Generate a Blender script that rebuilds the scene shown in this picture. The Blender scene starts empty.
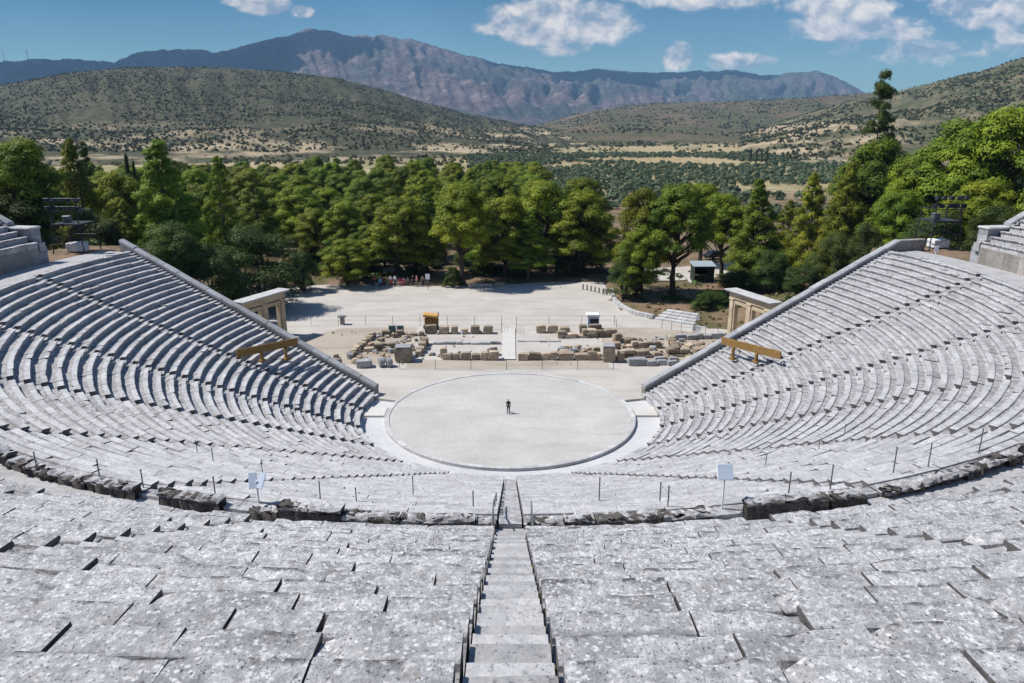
import bpy, math, random
import numpy as np
from mathutils import Vector, Matrix, noise as mnoise

SC = bpy.context.scene
COL = SC.collection
R = math.radians
ORD = ['first', 'second', 'third', 'fourth', 'fifth', 'sixth', 'seventh', 'eighth', 'ninth', 'tenth', 'eleventh', 'twelfth']

# ------------------------------------------------------------------ camera
F, TH, CD, CH, CX = 735.0, R(16.5), 57.5, 23.3, 510.0
cam = bpy.data.cameras.new('camera'); camo = bpy.data.objects.new('camera', cam); COL.objects.link(camo)
cam.sensor_width = 36; cam.lens = 36 * F / 1024; cam.clip_start = .05; cam.clip_end = 60000
camo.location = (0, -CD, CH)
camo.rotation_euler = (R(90) - TH, 0, -math.atan((512 - CX) / F))
SC.camera = camo

def at_dist(u, v, y):
    """world point on the plane y = const seen at photograph position (u, v)"""
    a = (u - CX) / F; b = (341.5 - v) / F
    d = Vector((a, math.cos(TH) + b * math.sin(TH), -math.sin(TH) + b * math.cos(TH)))
    return Vector((0, -CD, CH)) + d * ((y + CD) / d.y)
def at_z(u, v, z=0.0):
    a = (u - CX) / F; b = (341.5 - v) / F
    d = Vector((a, math.cos(TH) + b * math.sin(TH), -math.sin(TH) + b * math.cos(TH)))
    return Vector((0, -CD, CH)) + d * ((z - CH) / d.z)
def at_range(u, v, rng):
    """point at horizontal range rng from the camera"""
    a = (u - CX) / F; b = (341.5 - v) / F
    d = Vector((a, math.cos(TH) + b * math.sin(TH), -math.sin(TH) + b * math.cos(TH)))
    return Vector((0, -CD, CH)) + d * (rng / math.hypot(d.x, d.y))

# ------------------------------------------------------------------ mesh helpers
class MB:
    def __init__(s): s.v = []; s.f = []; s.t = []; s.tint = .5
    def add(s, vs, fs):
        o = len(s.v); s.v.extend([tuple(p) for p in vs])
        s.f.extend([tuple(i + o for i in f) for f in fs]); s.t.extend([s.tint] * len(fs))
    def box(s, c, d, rz=0.0, tilt=0.0):
        m = Matrix.Rotation(rz, 3, 'Z') @ Matrix.Rotation(tilt, 3, 'X')
        h = Vector(d) / 2; c = Vector(c)
        P = [c + m @ Vector((sx * h.x, sy * h.y, sz * h.z)) for sx in (-1, 1) for sy in (-1, 1) for sz in (-1, 1)]
        s.add(P, [(0, 1, 3, 2), (4, 6, 7, 5), (0, 4, 5, 1), (2, 3, 7, 6), (0, 2, 6, 4), (1, 5, 7, 3)])
    def bevbox(s, c, d, rz=0.0, b=.03, m=None):
        """box with chamfered edges"""
        mm = Matrix.Rotation(rz, 3, 'Z') if m is None else m
        h = Vector(d) / 2; c = Vector(c); b = min(b, h.x * .8, h.y * .8, h.z * .8)
        P = []; ix = {}
        for sx in (-1, 1):
            for sy in (-1, 1):
                for sz in (-1, 1):
                    for ax in range(3):
                        q = [sx * h.x, sy * h.y, sz * h.z]
                        for k in range(3):
                            if k != ax: q[k] -= (sx, sy, sz)[k] * b
                        ix[(sx, sy, sz, ax)] = len(P); P.append(c + mm @ Vector(q))
        fs = []
        for ax in range(3):
            o = [k for k in range(3) if k != ax]
            for sg in (-1, 1):
                loop = []
                for (a, bb) in ((-1, -1), (1, -1), (1, 1), (-1, 1)):
                    k = [0, 0, 0]; k[ax] = sg; k[o[0]] = a; k[o[1]] = bb
                    loop.append(ix[(k[0], k[1], k[2], ax)])
                fs.append(loop)
        for ax in range(3):                       # edge chamfers, edge runs along ax
            o = [k for k in range(3) if k != ax]
            for a in (-1, 1):
                for bb in (-1, 1):
                    def key(sg, face):
                        k = [0, 0, 0]; k[ax] = sg; k[o[0]] = a; k[o[1]] = bb
                        return ix[(k[0], k[1], k[2], face)]
                    fs.append([key(-1, o[0]), key(1, o[0]), key(1, o[1]), key(-1, o[1])])
        for sx in (-1, 1):
            for sy in (-1, 1):
                for sz in (-1, 1):
                    fs.append([ix[(sx, sy, sz, k)] for k in range(3)])
        s.add(P, fs)
    def rock(s, c, d, rz, rng, amp=.12, n=3):
        """rough hewn block: subdivided box pushed about by noise"""
        m = Matrix.Rotation(rz, 3, 'Z') @ Matrix.Rotation(rng.uniform(-.06, .06), 3, 'X') @ Matrix.Rotation(rng.uniform(-.06, .06), 3, 'Y')
        h = Vector(d) / 2; c = Vector(c); ix = {}; P = []; fs = []
        off = Vector((rng.uniform(0, 99), rng.uniform(0, 99), rng.uniform(0, 99))); md = min(d)
        def vid(i, j, k):
            if (i, j, k) not in ix:
                q = Vector((2 * i / n - 1, 2 * j / n - 1, 2 * k / n - 1))
                L = (abs(q.x) ** 9 + abs(q.y) ** 9 + abs(q.z) ** 9) ** (1 / 9)
                q = q / max(L, 1e-6)
                q = Vector((q.x * h.x, q.y * h.y, q.z * h.z))
                q += mnoise.noise_vector(q * 1.6 + off) * amp * md
                ix[(i, j, k)] = len(P); P.append(c + m @ q)
            return ix[(i, j, k)]
        for a in range(n):
            for b in range(n):
                for e in (0, n):
                    fs.append((vid(e, a, b), vid(e, a + 1, b), vid(e, a + 1, b + 1), vid(e, a, b + 1)))
                    fs.append((vid(a, e, b), vid(a + 1, e, b), vid(a + 1, e, b + 1), vid(a, e, b + 1)))
                    fs.append((vid(a, b, e), vid(a + 1, b, e), vid(a + 1, b + 1, e), vid(a, b + 1, e)))
        s.add(P, fs)
    def tube(s, pts, rad, n=6, caps=True):
        pts = [Vector(p) for p in pts]
        if not hasattr(rad, '__len__'): rad = [rad] * len(pts)
        rings = []
        for i, p in enumerate(pts):
            d = (pts[min(i + 1, len(pts) - 1)] - pts[max(i - 1, 0)]).normalized()
            a = d.orthogonal().normalized(); b = d.cross(a)
            rings.append([p + (a * math.cos(2 * math.pi * k / n) + b * math.sin(2 * math.pi * k / n)) * rad[i] for k in range(n)])
        vs = [q for r in rings for q in r]; fs = []
        # keep ring phase consistent enough for thin tubes: match nearest start vertex
        for i in range(len(pts) - 1):
            sh = min(range(n), key=lambda k: (rings[i + 1][k] - rings[i][0]).length - 0)
            for k in range(n):
                fs.append((i * n + k, i * n + (k + 1) % n, (i + 1) * n + (k + 1 + sh) % n, (i + 1) * n + (k + sh) % n))
        if caps: fs += [tuple(range(n))[::-1], tuple((len(pts) - 1) * n + k for k in range(n))]
        s.add(vs, fs)
    def build(s, name, mat, parent=None, smooth=False):
        me = bpy.data.meshes.new(name)
        V = np.array(s.v, dtype=np.float64)
        if parent is not None and len(V): V = V - np.array(world_loc(parent))
        me.from_pydata(V.tolist(), [], s.f)
        if smooth: me.polygons.foreach_set('use_smooth', [True] * len(me.polygons))
        at = me.attributes.new('tint', 'FLOAT', 'FACE'); at.data.foreach_set('value', s.t)
        me.materials.append(mat); me.update()
        o = bpy.data.objects.new(name, me); COL.objects.link(o)
        if parent is not None: o.parent = parent
        return o

def world_loc(o):
    v = Vector((0, 0, 0))
    while o is not None:
        v += o.location; o = o.parent
    return v
def tag(o, label=None, cat=None, group=None, kind=None):
    if label: o['label'] = label
    if cat: o['category'] = cat
    if group: o['group'] = group
    if kind: o['kind'] = kind
    return o
def thing(name, label, cat, loc=(0, 0, 0), group=None):
    o = bpy.data.objects.new(name, None); COL.objects.link(o); o.empty_display_size = .3
    o.location = loc
    return tag(o, label, cat, group)
def copy_tree(o, parent=None):
    c = o.copy(); COL.objects.link(c)
    if parent is not None: c.parent = parent
    for ch in o.children: copy_tree(ch, c)
    return c
def np_mesh(name, V, Fq, mat, parent=None, tint=None, smooth=False):
    """V (n,3) and quads (m,4) as numpy arrays"""
    me = bpy.data.meshes.new(name); n = len(Fq)
    me.vertices.add(len(V)); me.vertices.foreach_set('co', np.asarray(V, dtype=np.float32).ravel())
    k = Fq.shape[1]
    me.loops.add(n * k); me.loops.foreach_set('vertex_index', Fq.astype(np.int32).ravel())
    me.polygons.add(n); me.polygons.foreach_set('loop_start', np.arange(0, n * k, k, dtype=np.int32))
    me.polygons.foreach_set('loop_total', np.full(n, k, dtype=np.int32))
    if smooth: me.polygons.foreach_set('use_smooth', np.ones(n, dtype=bool))
    me.update(calc_edges=True)
    if tint is not None:
        at = me.attributes.new('tint', 'FLOAT', 'FACE'); at.data.foreach_set('value', np.asarray(tint, dtype=np.float32))
    me.materials.append(mat)
    o = bpy.data.objects.new(name, me); COL.objects.link(o)
    if parent is not None: o.parent = parent
    return o
def sstep(a, b, x):
    t = min(1, max(0, (x - a) / (b - a))); return t * t * (3 - 2 * t)
def fbm(x, y, z=0., o=4):
    return mnoise.fractal(Vector((x, y, z)), 1.0, 2.0, o)

# ------------------------------------------------------------------ node helpers / materials
class NT:
    def __init__(s, tree): s.t = tree; s.n = tree.nodes; s.l = tree.links
    def node(s, kind, **kw):
        nd = s.n.new(kind)
        for k, v in kw.items(): setattr(nd, k, v)
        return nd
    def put(s, sock, v):
        if isinstance(v, bpy.types.NodeSocket): s.l.new(v, sock)
        elif hasattr(sock.default_value, '__len__') and hasattr(v, '__len__') and len(v) == 3 and len(sock.default_value) == 4: sock.default_value = (*v, 1)
        else: sock.default_value = v
    def math(s, op, a, b=0., c=0., clamp=False):
        nd = s.node('ShaderNodeMath', operation=op, use_clamp=clamp)
        for i, v in enumerate((a, b, c)): s.put(nd.inputs[i], v)
        return nd.outputs[0]
    def vmath(s, op, a, b=(0, 0, 0)):
        nd = s.node('ShaderNodeVectorMath', operation=op); s.put(nd.inputs[0], a); s.put(nd.inputs[1], b)
        return nd.outputs[0]
    def noise(s, vec, scale, detail=4., rough=.55, dist=0.):
        nd = s.node('ShaderNodeTexNoise'); s.put(nd.inputs['Vector'], vec)
        nd.inputs['Scale'].default_value = scale; nd.inputs['Detail'].default_value = detail
        nd.inputs['Roughness'].default_value = rough; nd.inputs['Distortion'].default_value = dist
        return nd.outputs[0]
    def voro(s, vec, scale, feature='F1', out='Distance', rnd=1.):
        nd = s.node('ShaderNodeTexVoronoi', feature=feature); s.put(nd.inputs['Vector'], vec)
        nd.inputs['Scale'].default_value = scale; nd.inputs['Randomness'].default_value = rnd
        return nd.outputs[out]
    def ramp(s, fac, lo, hi, a=0., b=1.):
        nd = s.node('ShaderNodeMapRange'); s.put(nd.inputs[0], fac)
        for i, v in zip((1, 2, 3, 4), (lo, hi, a, b)): nd.inputs[i].default_value = v
        nd.clamp = True
        return nd.outputs[0]
    def mix(s, fac, a, b, mode='MIX'):
        nd = s.node('ShaderNodeMix', data_type='RGBA', blend_type=mode); nd.clamp_factor = True
        s.put(nd.inputs[0], fac); s.put(nd.inputs[6], a); s.put(nd.inputs[7], b)
        return nd.outputs[2]
    def pos(s): return s.node('ShaderNodeNewGeometry').outputs['Position']
    def tint(s):
        return s.node('ShaderNodeAttribute', attribute_name='tint').outputs['Fac']
    def bump(s, h, dist, strength=1.):
        nd = s.node('ShaderNodeBump'); s.put(nd.inputs['Height'], h)
        nd.inputs['Distance'].default_value = dist; nd.inputs['Strength'].default_value = strength
        return nd.outputs[0]

def mat(name):
    m = bpy.data.materials.new(name); m.use_nodes = True
    t = NT(m.node_tree); b = m.node_tree.nodes['Principled BSDF']
    b.inputs['Roughness'].default_value = .9
    b.inputs['Specular IOR Level'].default_value = .25
    return m, t, b
def plain(name, col, rough=.7, metal=0., var=.15, scale=6.):
    m, t, b = mat(name)
    n = t.noise(t.pos(), scale, 5)
    c = t.mix(t.ramp(n, .3, .7), tuple(x * (1 - var) for x in col), tuple(min(1, x * (1 + var)) for x in col))
    t.put(b.inputs['Base Color'], c); b.inputs['Roughness'].default_value = rough; b.inputs['Metallic'].default_value = metal
    t.put(b.inputs['Normal'], t.bump(t.noise(t.pos(), scale * 5, 4), .01, .3))
    return m

def stone(name, light, mid, dark, lichen=.4, scale=1., tintvar=.25, bump=.03, brown=(.28, .2, .13), rows=None):
    m, t, b = mat(name)
    p = t.pos()
    n1 = t.noise(p, .9 * scale, 5, .6); n2 = t.noise(p, 5. * scale, 6, .65); n3 = t.noise(p, 22. * scale, 5, .7)
    blot = t.noise(p, 9. * scale, 5, .6)
    rd = t.math('ADD', t.voro(p, 8.5 * scale), t.math('MULTIPLY', t.math('SUBTRACT', n3, .5), .5))
    c = t.mix(t.ramp(n2, .35, .65), mid, light)
    c = t.mix(t.math('MULTIPLY', t.ramp(t.math('ADD', t.math('MULTIPLY', n1, .6), t.math('MULTIPLY', t.noise(p, 2.6 * scale, 6, .65), .4)), .47, .60), .7), c, tuple(.55 * a + .45 * d for a, d in zip(mid, dark)))
    # pale crusts of lichen with ragged outlines
    cru = t.math('MULTIPLY', t.math('MAXIMUM', t.ramp(rd, .34, .22), t.ramp(blot, .55, .62)), t.ramp(n2, .38, .52))
    c = t.mix(t.math('MULTIPLY', cru, lichen), c, tuple(min(.85, x * 1.3) for x in light))
    # dark grey lichen and pits
    spots = t.ramp(t.noise(p, 17. * scale, 5, .7), .60, .70)
    c = t.mix(t.math('MULTIPLY', spots, .75), c, dark)
    c = t.mix(t.math('MULTIPLY', t.ramp(t.noise(p, 2.7 * scale, 5, .6), .60, .72), .45), c, brown)
    if rows:                                              # soil, lichen and painted crevice shade in each row's back half and nosing
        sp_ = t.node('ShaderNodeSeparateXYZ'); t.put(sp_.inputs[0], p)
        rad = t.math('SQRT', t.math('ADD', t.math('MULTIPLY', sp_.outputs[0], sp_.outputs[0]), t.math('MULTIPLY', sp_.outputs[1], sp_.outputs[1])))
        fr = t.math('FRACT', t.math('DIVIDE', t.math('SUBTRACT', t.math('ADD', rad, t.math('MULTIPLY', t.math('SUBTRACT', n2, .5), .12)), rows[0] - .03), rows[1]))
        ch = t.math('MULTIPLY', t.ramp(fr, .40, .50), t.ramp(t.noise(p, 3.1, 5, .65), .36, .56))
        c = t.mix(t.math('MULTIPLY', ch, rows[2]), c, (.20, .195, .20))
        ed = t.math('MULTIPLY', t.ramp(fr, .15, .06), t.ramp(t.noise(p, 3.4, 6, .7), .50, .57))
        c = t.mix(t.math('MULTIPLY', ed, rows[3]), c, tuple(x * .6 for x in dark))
    fine = t.ramp(n3, .3, .7, .82, 1.12)
    c = t.mix(1., c, fine, 'MULTIPLY')
    c = t.mix(t.math('MULTIPLY', t.math('LESS_THAN', t.tint(), -.5), .8), c, (.075, .065, .06))   # joint soil, with gap and row-end shade painted dark on stone end faces
    tv = t.ramp(t.tint(), 0., 1., 1 - tintvar, 1 + tintvar * .6)
    c = t.mix(1., c, tv, 'MULTIPLY')
    t.put(b.inputs['Base Color'], c)
    h = t.math('ADD', t.math('MULTIPLY', n3, .35), t.math('ADD', t.math('MULTIPLY', n2, .8), t.math('MULTIPLY', spots, -.35)))
    t.put(b.inputs['Normal'], t.bump(h, bump, 1.))
    return m

M = {}
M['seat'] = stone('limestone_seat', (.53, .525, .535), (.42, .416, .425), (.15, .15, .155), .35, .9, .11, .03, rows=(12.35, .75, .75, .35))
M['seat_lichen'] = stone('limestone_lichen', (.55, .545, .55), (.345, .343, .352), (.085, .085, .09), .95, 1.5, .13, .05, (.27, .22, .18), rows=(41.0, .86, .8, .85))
M['weathered'] = stone('weathered_limestone', (.20, .18, .17), (.085, .075, .07), (.022, .02, .02), .3, 2.4, .3, .08)
M['stair'] = stone('worn_stair_stone', (.46, .455, .45), (.36, .36, .37), (.2, .2, .21), .2, 1.1, .2, .02, (.42, .35, .26))
M['kerb'] = stone('pale_kerb_stone', (.56, .56, .55), (.46, .46, .46), (.28, .28, .28), .2, 1., .15, .02)
M['ruin'] = stone('ruin_stone', (.50, .42, .32), (.36, .28, .20), (.14, .11, .085), .3, 1.2, .5, .06, (.38, .23, .12))
M['ruin_grey'] = stone('grey_ruin_stone', (.40, .41, .43), (.30, .31, .32), (.14, .14, .14), .3, 1.2, .3, .05)
M['gate'] = stone('gateway_limestone', (.58, .49, .36), (.46, .37, .26), (.22, .18, .13), .2, .9, .25, .03, (.42, .30, .17))
M['masonry'] = stone('retaining_masonry', (.40, .37, .33), (.28, .26, .24), (.10, .10, .095), .4, 1.1, .35, .05)
M['coping'] = stone('coping_stone', (.40, .41, .43), (.31, .315, .33), (.15, .15, .16), .4, 1., .2, .03)
M['steel'] = plain('galvanised_steel', (.22, .23, .24), .45, .7)
M['darksteel'] = plain('dark_steel', (.05, .055, .06), .5, .3)
M['postgrey'] = plain('post_grey', (.16, .17, .18), .6, .2)
M['ochre'] = plain('ochre_painted_wood', (.24, .14, .045), .75, 0, .35, 5.)
M['white'] = plain('white_paint', (.75, .76, .78), .5)
M['palepanel'] = plain('pale_blue_panel', (.52, .60, .70), .35, 0, .06, 2.)
M['green'] = plain('dark_green_boards', (.022, .035, .024), .7)
M['roofblue'] = plain('pale_sheet_roof', (.30, .37, .41), .6)
M['teal'] = plain('weathered_green_board', (.12, .20, .20), .7)
M['yellow'] = plain('yellow_tarp', (.55, .32, .10), .7)
M['brownwood'] = plain('brown_wood', (.14, .09, .055), .8)
M['carblack'] = plain('car_paint', (.02, .022, .03), .25)
M['glass'] = plain('dark_glass', (.02, .025, .03), .08)
M['rubber'] = plain('tyre_rubber', (.015, .015, .016), .8)
M['skin'] = plain('skin', (.42, .26, .19), .6)
M['hair'] = plain('hair', (.03, .02, .015), .7)
for k, c in dict(black=(.012, .012, .016), blue=(.05, .28, .45), red=(.35, .05, .06), whitecloth=(.65, .63, .70), navy=(.03, .04, .10), grey=(.18, .18, .20), pink=(.45, .18, .22), khaki=(.25, .2, .13)).items():
    M['cloth_' + k] = plain('cloth_' + k, c, .85)

def bark(name, col):
    m, t, b = mat(name); p = t.pos()
    s = t.vmath('MULTIPLY', p, (4, 4, 1.2))
    n = t.noise(s, 3., 6, .7)
    t.put(b.inputs['Base Color'], t.mix(t.ramp(n, .35, .65), tuple(x * .5 for x in col), tuple(x * 1.3 for x in col)))
    t.put(b.inputs['Normal'], t.bump(n, .06, 1.))
    return m
M['bark'] = bark('pine_bark', (.085, .065, .05))
M['bark_grey'] = bark('grey_bark', (.16, .15, .14))

def foliage(name, a, b_, trans=.35):
    m, t, b = mat(name)
    n = t.n; oi = t.node('ShaderNodeObjectInfo').outputs['Random']
    c = t.mix(t.tint(), a, b_)
    hsv = t.node('ShaderNodeHueSaturation')
    t.put(hsv.inputs['Hue'], t.ramp(oi, 0, 1, .475, .525)); t.put(hsv.inputs['Value'], t.ramp(t.math('FRACT', t.math('MULTIPLY', oi, 7.3)), 0, 1, .72, 1.3)); t.put(hsv.inputs['Color'], c)
    c = hsv.outputs[0]
    t.put(b.inputs['Base Color'], c); b.inputs['Roughness'].default_value = .65
    tr = t.node('ShaderNodeBsdfTranslucent'); t.put(tr.inputs[0], c)
    mx = t.node('ShaderNodeMixShader'); mx.inputs[0].default_value = trans
    out = n['Material Output']
    t.l.new(b.outputs[0], mx.inputs[1]); t.l.new(tr.outputs[0], mx.inputs[2]); t.l.new(mx.outputs[0], out.inputs[0])
    return m
M['pine'] = foliage('pine_needles', (.075, .125, .010), (.24, .285, .016), .22)
M['conifer'] = foliage('light_conifer_needles', (.09, .14, .011), (.25, .295, .018), .22)
M['cypress'] = foliage('cypress_scales', (.022, .035, .014), (.05, .07, .02), .2)
M['shrub'] = foliage('shrub_leaves', (.05, .08, .018), (.10, .14, .03))
M['bush'] = foliage('bush_leaves', (.05, .10, .018), (.09, .15, .03))
M['olive'] = foliage('olive_leaves', (.08, .115, .06), (.14, .175, .095), .25)
M['scrub'] = foliage('hill_scrub', (.05, .06, .024), (.095, .105, .04), .2)
M['drygrass'] = foliage('dry_grass', (.2, .16, .07), (.3, .26, .12), .3)

# ------------------------------------------------------------------ terrain
TERR = [(-13.0, 3.2), (-25.5, 7.6), (-36, 12), (-37, 30), (-34, 50.5), (-22, 52), (-8, 50.5), (4, 53), (14.2, 53.5), (14.6, 46), (14.2, 41), (14.6, 37), (15.6, 33.6), (18.0, 31.2), (22.4, 28.0), (27, 25), (33, 21), (36, 12), (25.5, 7.6), (13.0, 3.2)]
def in_poly(x, y, P):
    c = False; j = len(P) - 1
    for i in range(len(P)):
        if (P[i][1] > y) != (P[j][1] > y) and x < (P[j][0] - P[i][0]) * (y - P[i][1]) / (P[j][1] - P[i][1]) + P[i][0]: c = not c
        j = i
    return c
def natural(x, y):
    side = 11.4 * sstep(26, 45, abs(x)) * (1 - sstep(10, 50, y))
    far = -2 * sstep(60, 160, y) - 6 * sstep(150, 420, y)
    bump = .25 * fbm(x * .06, y * .06) if abs(x) < 400 and abs(y) < 400 else 0
    return side + far + bump + .25
def cone(r):
    if r < 12.3: return -.4
    if r < 37.9: return .46 * (r - 12.35) - .55
    if r < 41.2: return 11.3
    if r < 58.2: return 12.35 + .5 * (r - 41.0) - .8
    return min(34, 21.6 + (r - 58.2) * .14)
def ground_z(x, y):
    r = math.hypot(x, y); ph = abs(math.degrees(math.atan2(x, -y)))
    if r < 11.5: return -.4
    if r < 37.9 and ph < 107.5 - 40 / r: return cone(r)
    if 37.9 <= r < 47 and ph < 113: return 11.5
    if r >= 37.9 and ph < 98.2: return cone(r)
    if in_poly(x, y, TERR): return -.35
    return natural(x, y)

def axis(lim, inner, step, g):
    a = list(np.arange(0, inner + .01, step)); d = step
    while a[-1] < lim: d *= g; a.append(a[-1] + d)
    return a
ax = axis(9500, 84, 1.5, 1.16); xs = [-v for v in ax[:0:-1]] + ax
ay = axis(9000, 66, 1.5, 1.15); an = axis(1500, 66, 1.5, 1.25); ys = [-v for v in an[:0:-1]] + ay
V = np.array([(x, y, ground_z(x, y)) for y in ys for x in xs]); nx = len(xs)
Fq = np.array([(j * nx + i, j * nx + i + 1, (j + 1) * nx + i + 1, (j + 1) * nx + i) for j in range(len(ys) - 1) for i in range(nx - 1)])

def ground_mat():
    m, t, b = mat('earth'); p = t.pos()
    n1 = t.noise(p, .15, 6, .6); n2 = t.noise(p, 1.5, 6, .65); nf = t.noise(p, .012, 5, .6)
    soil = t.mix(t.ramp(n2, .35, .65), (.16, .105, .07), (.25, .175, .115))
    soil = t.mix(t.ramp(n1, .45, .62), soil, (.09, .085, .035))
    # fields further off: straw, ploughed earth and grass in parcels
    par = t.node('ShaderNodeTexVoronoi', feature='F1'); t.put(par.inputs['Vector'], t.vmath('MULTIPLY', p, (1, .42, 0)))
    par.inputs['Scale'].default_value = .0085
    sp = t.node('ShaderNodeSeparateColor'); t.put(sp.inputs[0], par.outputs['Color'])
    f = t.mix(t.ramp(sp.outputs[0], .3, .5), (.36, .275, .145), (.23, .195, .095))
    f = t.mix(t.ramp(sp.outputs[1], .6, .8), f, (.16, .16, .075))
    f = t.mix(t.ramp(nf, .42, .62), f, (.40, .32, .185))
    f = t.mix(t.math('MULTIPLY', t.ramp(n1, .5, .62), .6), f, (.13, .14, .06))
    yy = t.node('ShaderNodeSeparateXYZ'); t.put(yy.inputs[0], p)
    c = t.mix(t.ramp(yy.outputs[1], 190, 300), soil, f)
    t.put(b.inputs['Base Color'], c); t.put(b.inputs['Normal'], t.bump(n2, .12, .7))
    return m
M['earth'] = ground_mat()
g = np_mesh('ground', V, Fq, M['earth'], smooth=True); tag(g, 'brown earth and straw fields round the theatre', kind='structure')

def sand(name, a, b_, patch):
    m, t, b = mat(name); p = t.pos()
    n1 = t.noise(p, .22, 6, .6); n2 = t.noise(p, 3., 6, .7); n3 = t.noise(t.vmath('MULTIPLY', p, (.12, .6, 1)), 1., 5, .6)
    c = t.mix(t.ramp(n1, .35, .65), a, b_)
    c = t.mix(t.math('MULTIPLY', t.ramp(n3, .5, .68), .55), c, patch)
    c = t.mix(1., c, t.ramp(n2, .25, .75, .88, 1.08), 'MULTIPLY')
    t.put(b.inputs['Base Color'], c); t.put(b.inputs['Normal'], t.bump(n2, .03, .6))
    return m
M['terrace'] = sand('packed_sand', (.42, .395, .36), (.495, .465, .43), (.35, .31, .265))
M['orch'] = sand('beaten_earth', (.415, .405, .385), (.495, .485, .465), (.36, .34, .31))
M['dust'] = sand('ruin_dust', (.34, .29, .24), (.42, .37, .31), (.26, .21, .16))
M['corridor'] = sand('pale_paving', (.50, .50, .51), (.56, .56, .56), (.44, .44, .45))
M['slab'] = sand('cream_slab', (.54, .52, .48), (.58, .56, .53), (.48, .46, .43))

def sheet(name, pts, z, m, label, kind='structure', cat=None, skirt=0):
    mb = MB(); n = len(pts); P = [(x, y, z) for x, y in pts]
    if skirt: P += [(x, y, z - skirt) for x, y in pts]
    mb.add(P, [tuple(range(n))] + ([(i, (i + 1) % n, n + (i + 1) % n, n + i) for i in range(n)] if skirt else [])); o = mb.build(name, m); tag(o, label, cat, kind=kind); return o
def disc_mb(mb, r0, r1, z, a0, a1, n):
    vs = []; fs = []
    for i in range(n + 1):
        a = a0 + (a1 - a0) * i / n
        for r in (r0, r1): vs.append((r * math.sin(a), -r * math.cos(a), z))
    for i in range(n): fs.append((2 * i, 2 * i + 1, 2 * i + 3, 2 * i + 2))
    mb.add(vs, fs)

AE = R(106.5)
ring_pts = [(10.46 * math.sin(a), -10.46 * math.cos(a)) for a in np.linspace(AE, 2 * math.pi - AE, 40)]
terr = TERR[1:-1]
stage_poly = [(12.4 * math.sin(-AE), -12.4 * math.cos(AE))] + terr + [(12.4 * math.sin(AE), -12.4 * math.cos(AE))] + ring_pts
sheet('terrace', stage_poly, 0.0, M['terrace'], 'pale packed sand of the terrace behind the ruined stage', skirt=.4)
o = MB(); disc_mb(o, 0.0, 10.02, 0.0, 0, 2 * math.pi, 96); tag(o.build('orchestra_ground', M['orch']), 'round beaten earth floor of the orchestra', kind='structure')
o = MB(); disc_mb(o, 10.4, 12.6, -.2, -AE - .05, AE + .05, 90); tag(o.build('path', M['corridor']), 'pale paved corridor between stone ring and first seats', kind='structure')
# ruin floor areas, a few mm proud of the terrace
sheet('dirt_floor', [(-24, 13.2), (-13, 13.0), (-11.0, 14.8), (-11, 27.2), (-20, 27), (-24, 22)], .004, M['dust'], 'dusty brown floor of the left wing of the ruins')
sheet('dirt_floor', [(10.4, 14.5), (13, 12.8), (22, 13.5), (26, 19), (24, 24), (16, 27), (10.4, 27)], .004, M['dust'], 'dusty brown floor of the right wing of the ruins')
sheet('dirt_floor', [(-10.4, 14.2), (-10.4, 11.9), (9.9, 11.9), (9.9, 14.2)], .004, M['dust'], 'narrow strip of brown dust before the stage wall')

# stone ring round the orchestra
rt = thing('stone_ring', 'pale raised stone kerb ring round the orchestra floor', 'kerb', (0, 0, 0))
mb = MB(); rng = random.Random(4)
nseg = 64
for i in range(nseg):
    a0 = 2 * math.pi * i / nseg; a1 = 2 * math.pi * (i + 1) / nseg - .0012; mb.tint = rng.random()
    pr = [(10.03, -.3), (10.03, .03), (10.05, .05), (10.40, .05), (10.43, .03), (10.43, -.3)]; vs = []; fs = []
    k = len(pr); n = 3
    for j in range(n + 1):
        a = a0 + (a1 - a0) * j / n
        for r, z in pr: vs.append((r * math.sin(a), -r * math.cos(a), z))
    for j in range(n):
        for q in range(k - 1): fs.append((j * k + q, j * k + q + 1, (j + 1) * k + q + 1, (j + 1) * k + q))
    fs += [tuple(range(k)), tuple(n * k + q for q in range(k))[::-1]]
    mb.add(vs, fs)
mb.build('kerb_stones', M['kerb'], rt)
for sx, nm in ((-1, 'left'), (1, 'right')):
    mb = MB(); mb.bevbox((sx * 11.42, .55, -.13), (1.84, 2.0, .2), 0, .01)
    tag(mb.build('bridge_slab', M['slab']), f'cream slab bridging the paved corridor on the {nm} of the orchestra', 'slab', 'slabs across the corridor')
mb = MB(); mb.tube([(0, 0, -.1), (0, 0, .03)], .36, 24); tag(mb.build('centre_stone', M['ruin_grey']), 'small round grey stone at the centre of the orchestra', 'stone')

# ------------------------------------------------------------------ seating
LN, LR0, LD, LZ0, LH = 34, 12.35, .75, .45, .345
UN, UR0, UD, UZ0, UH = 20, 41.0, .86, 13.55, .43
LSTEP = R(107.5) / 6; USTEP = LSTEP / 2

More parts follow.
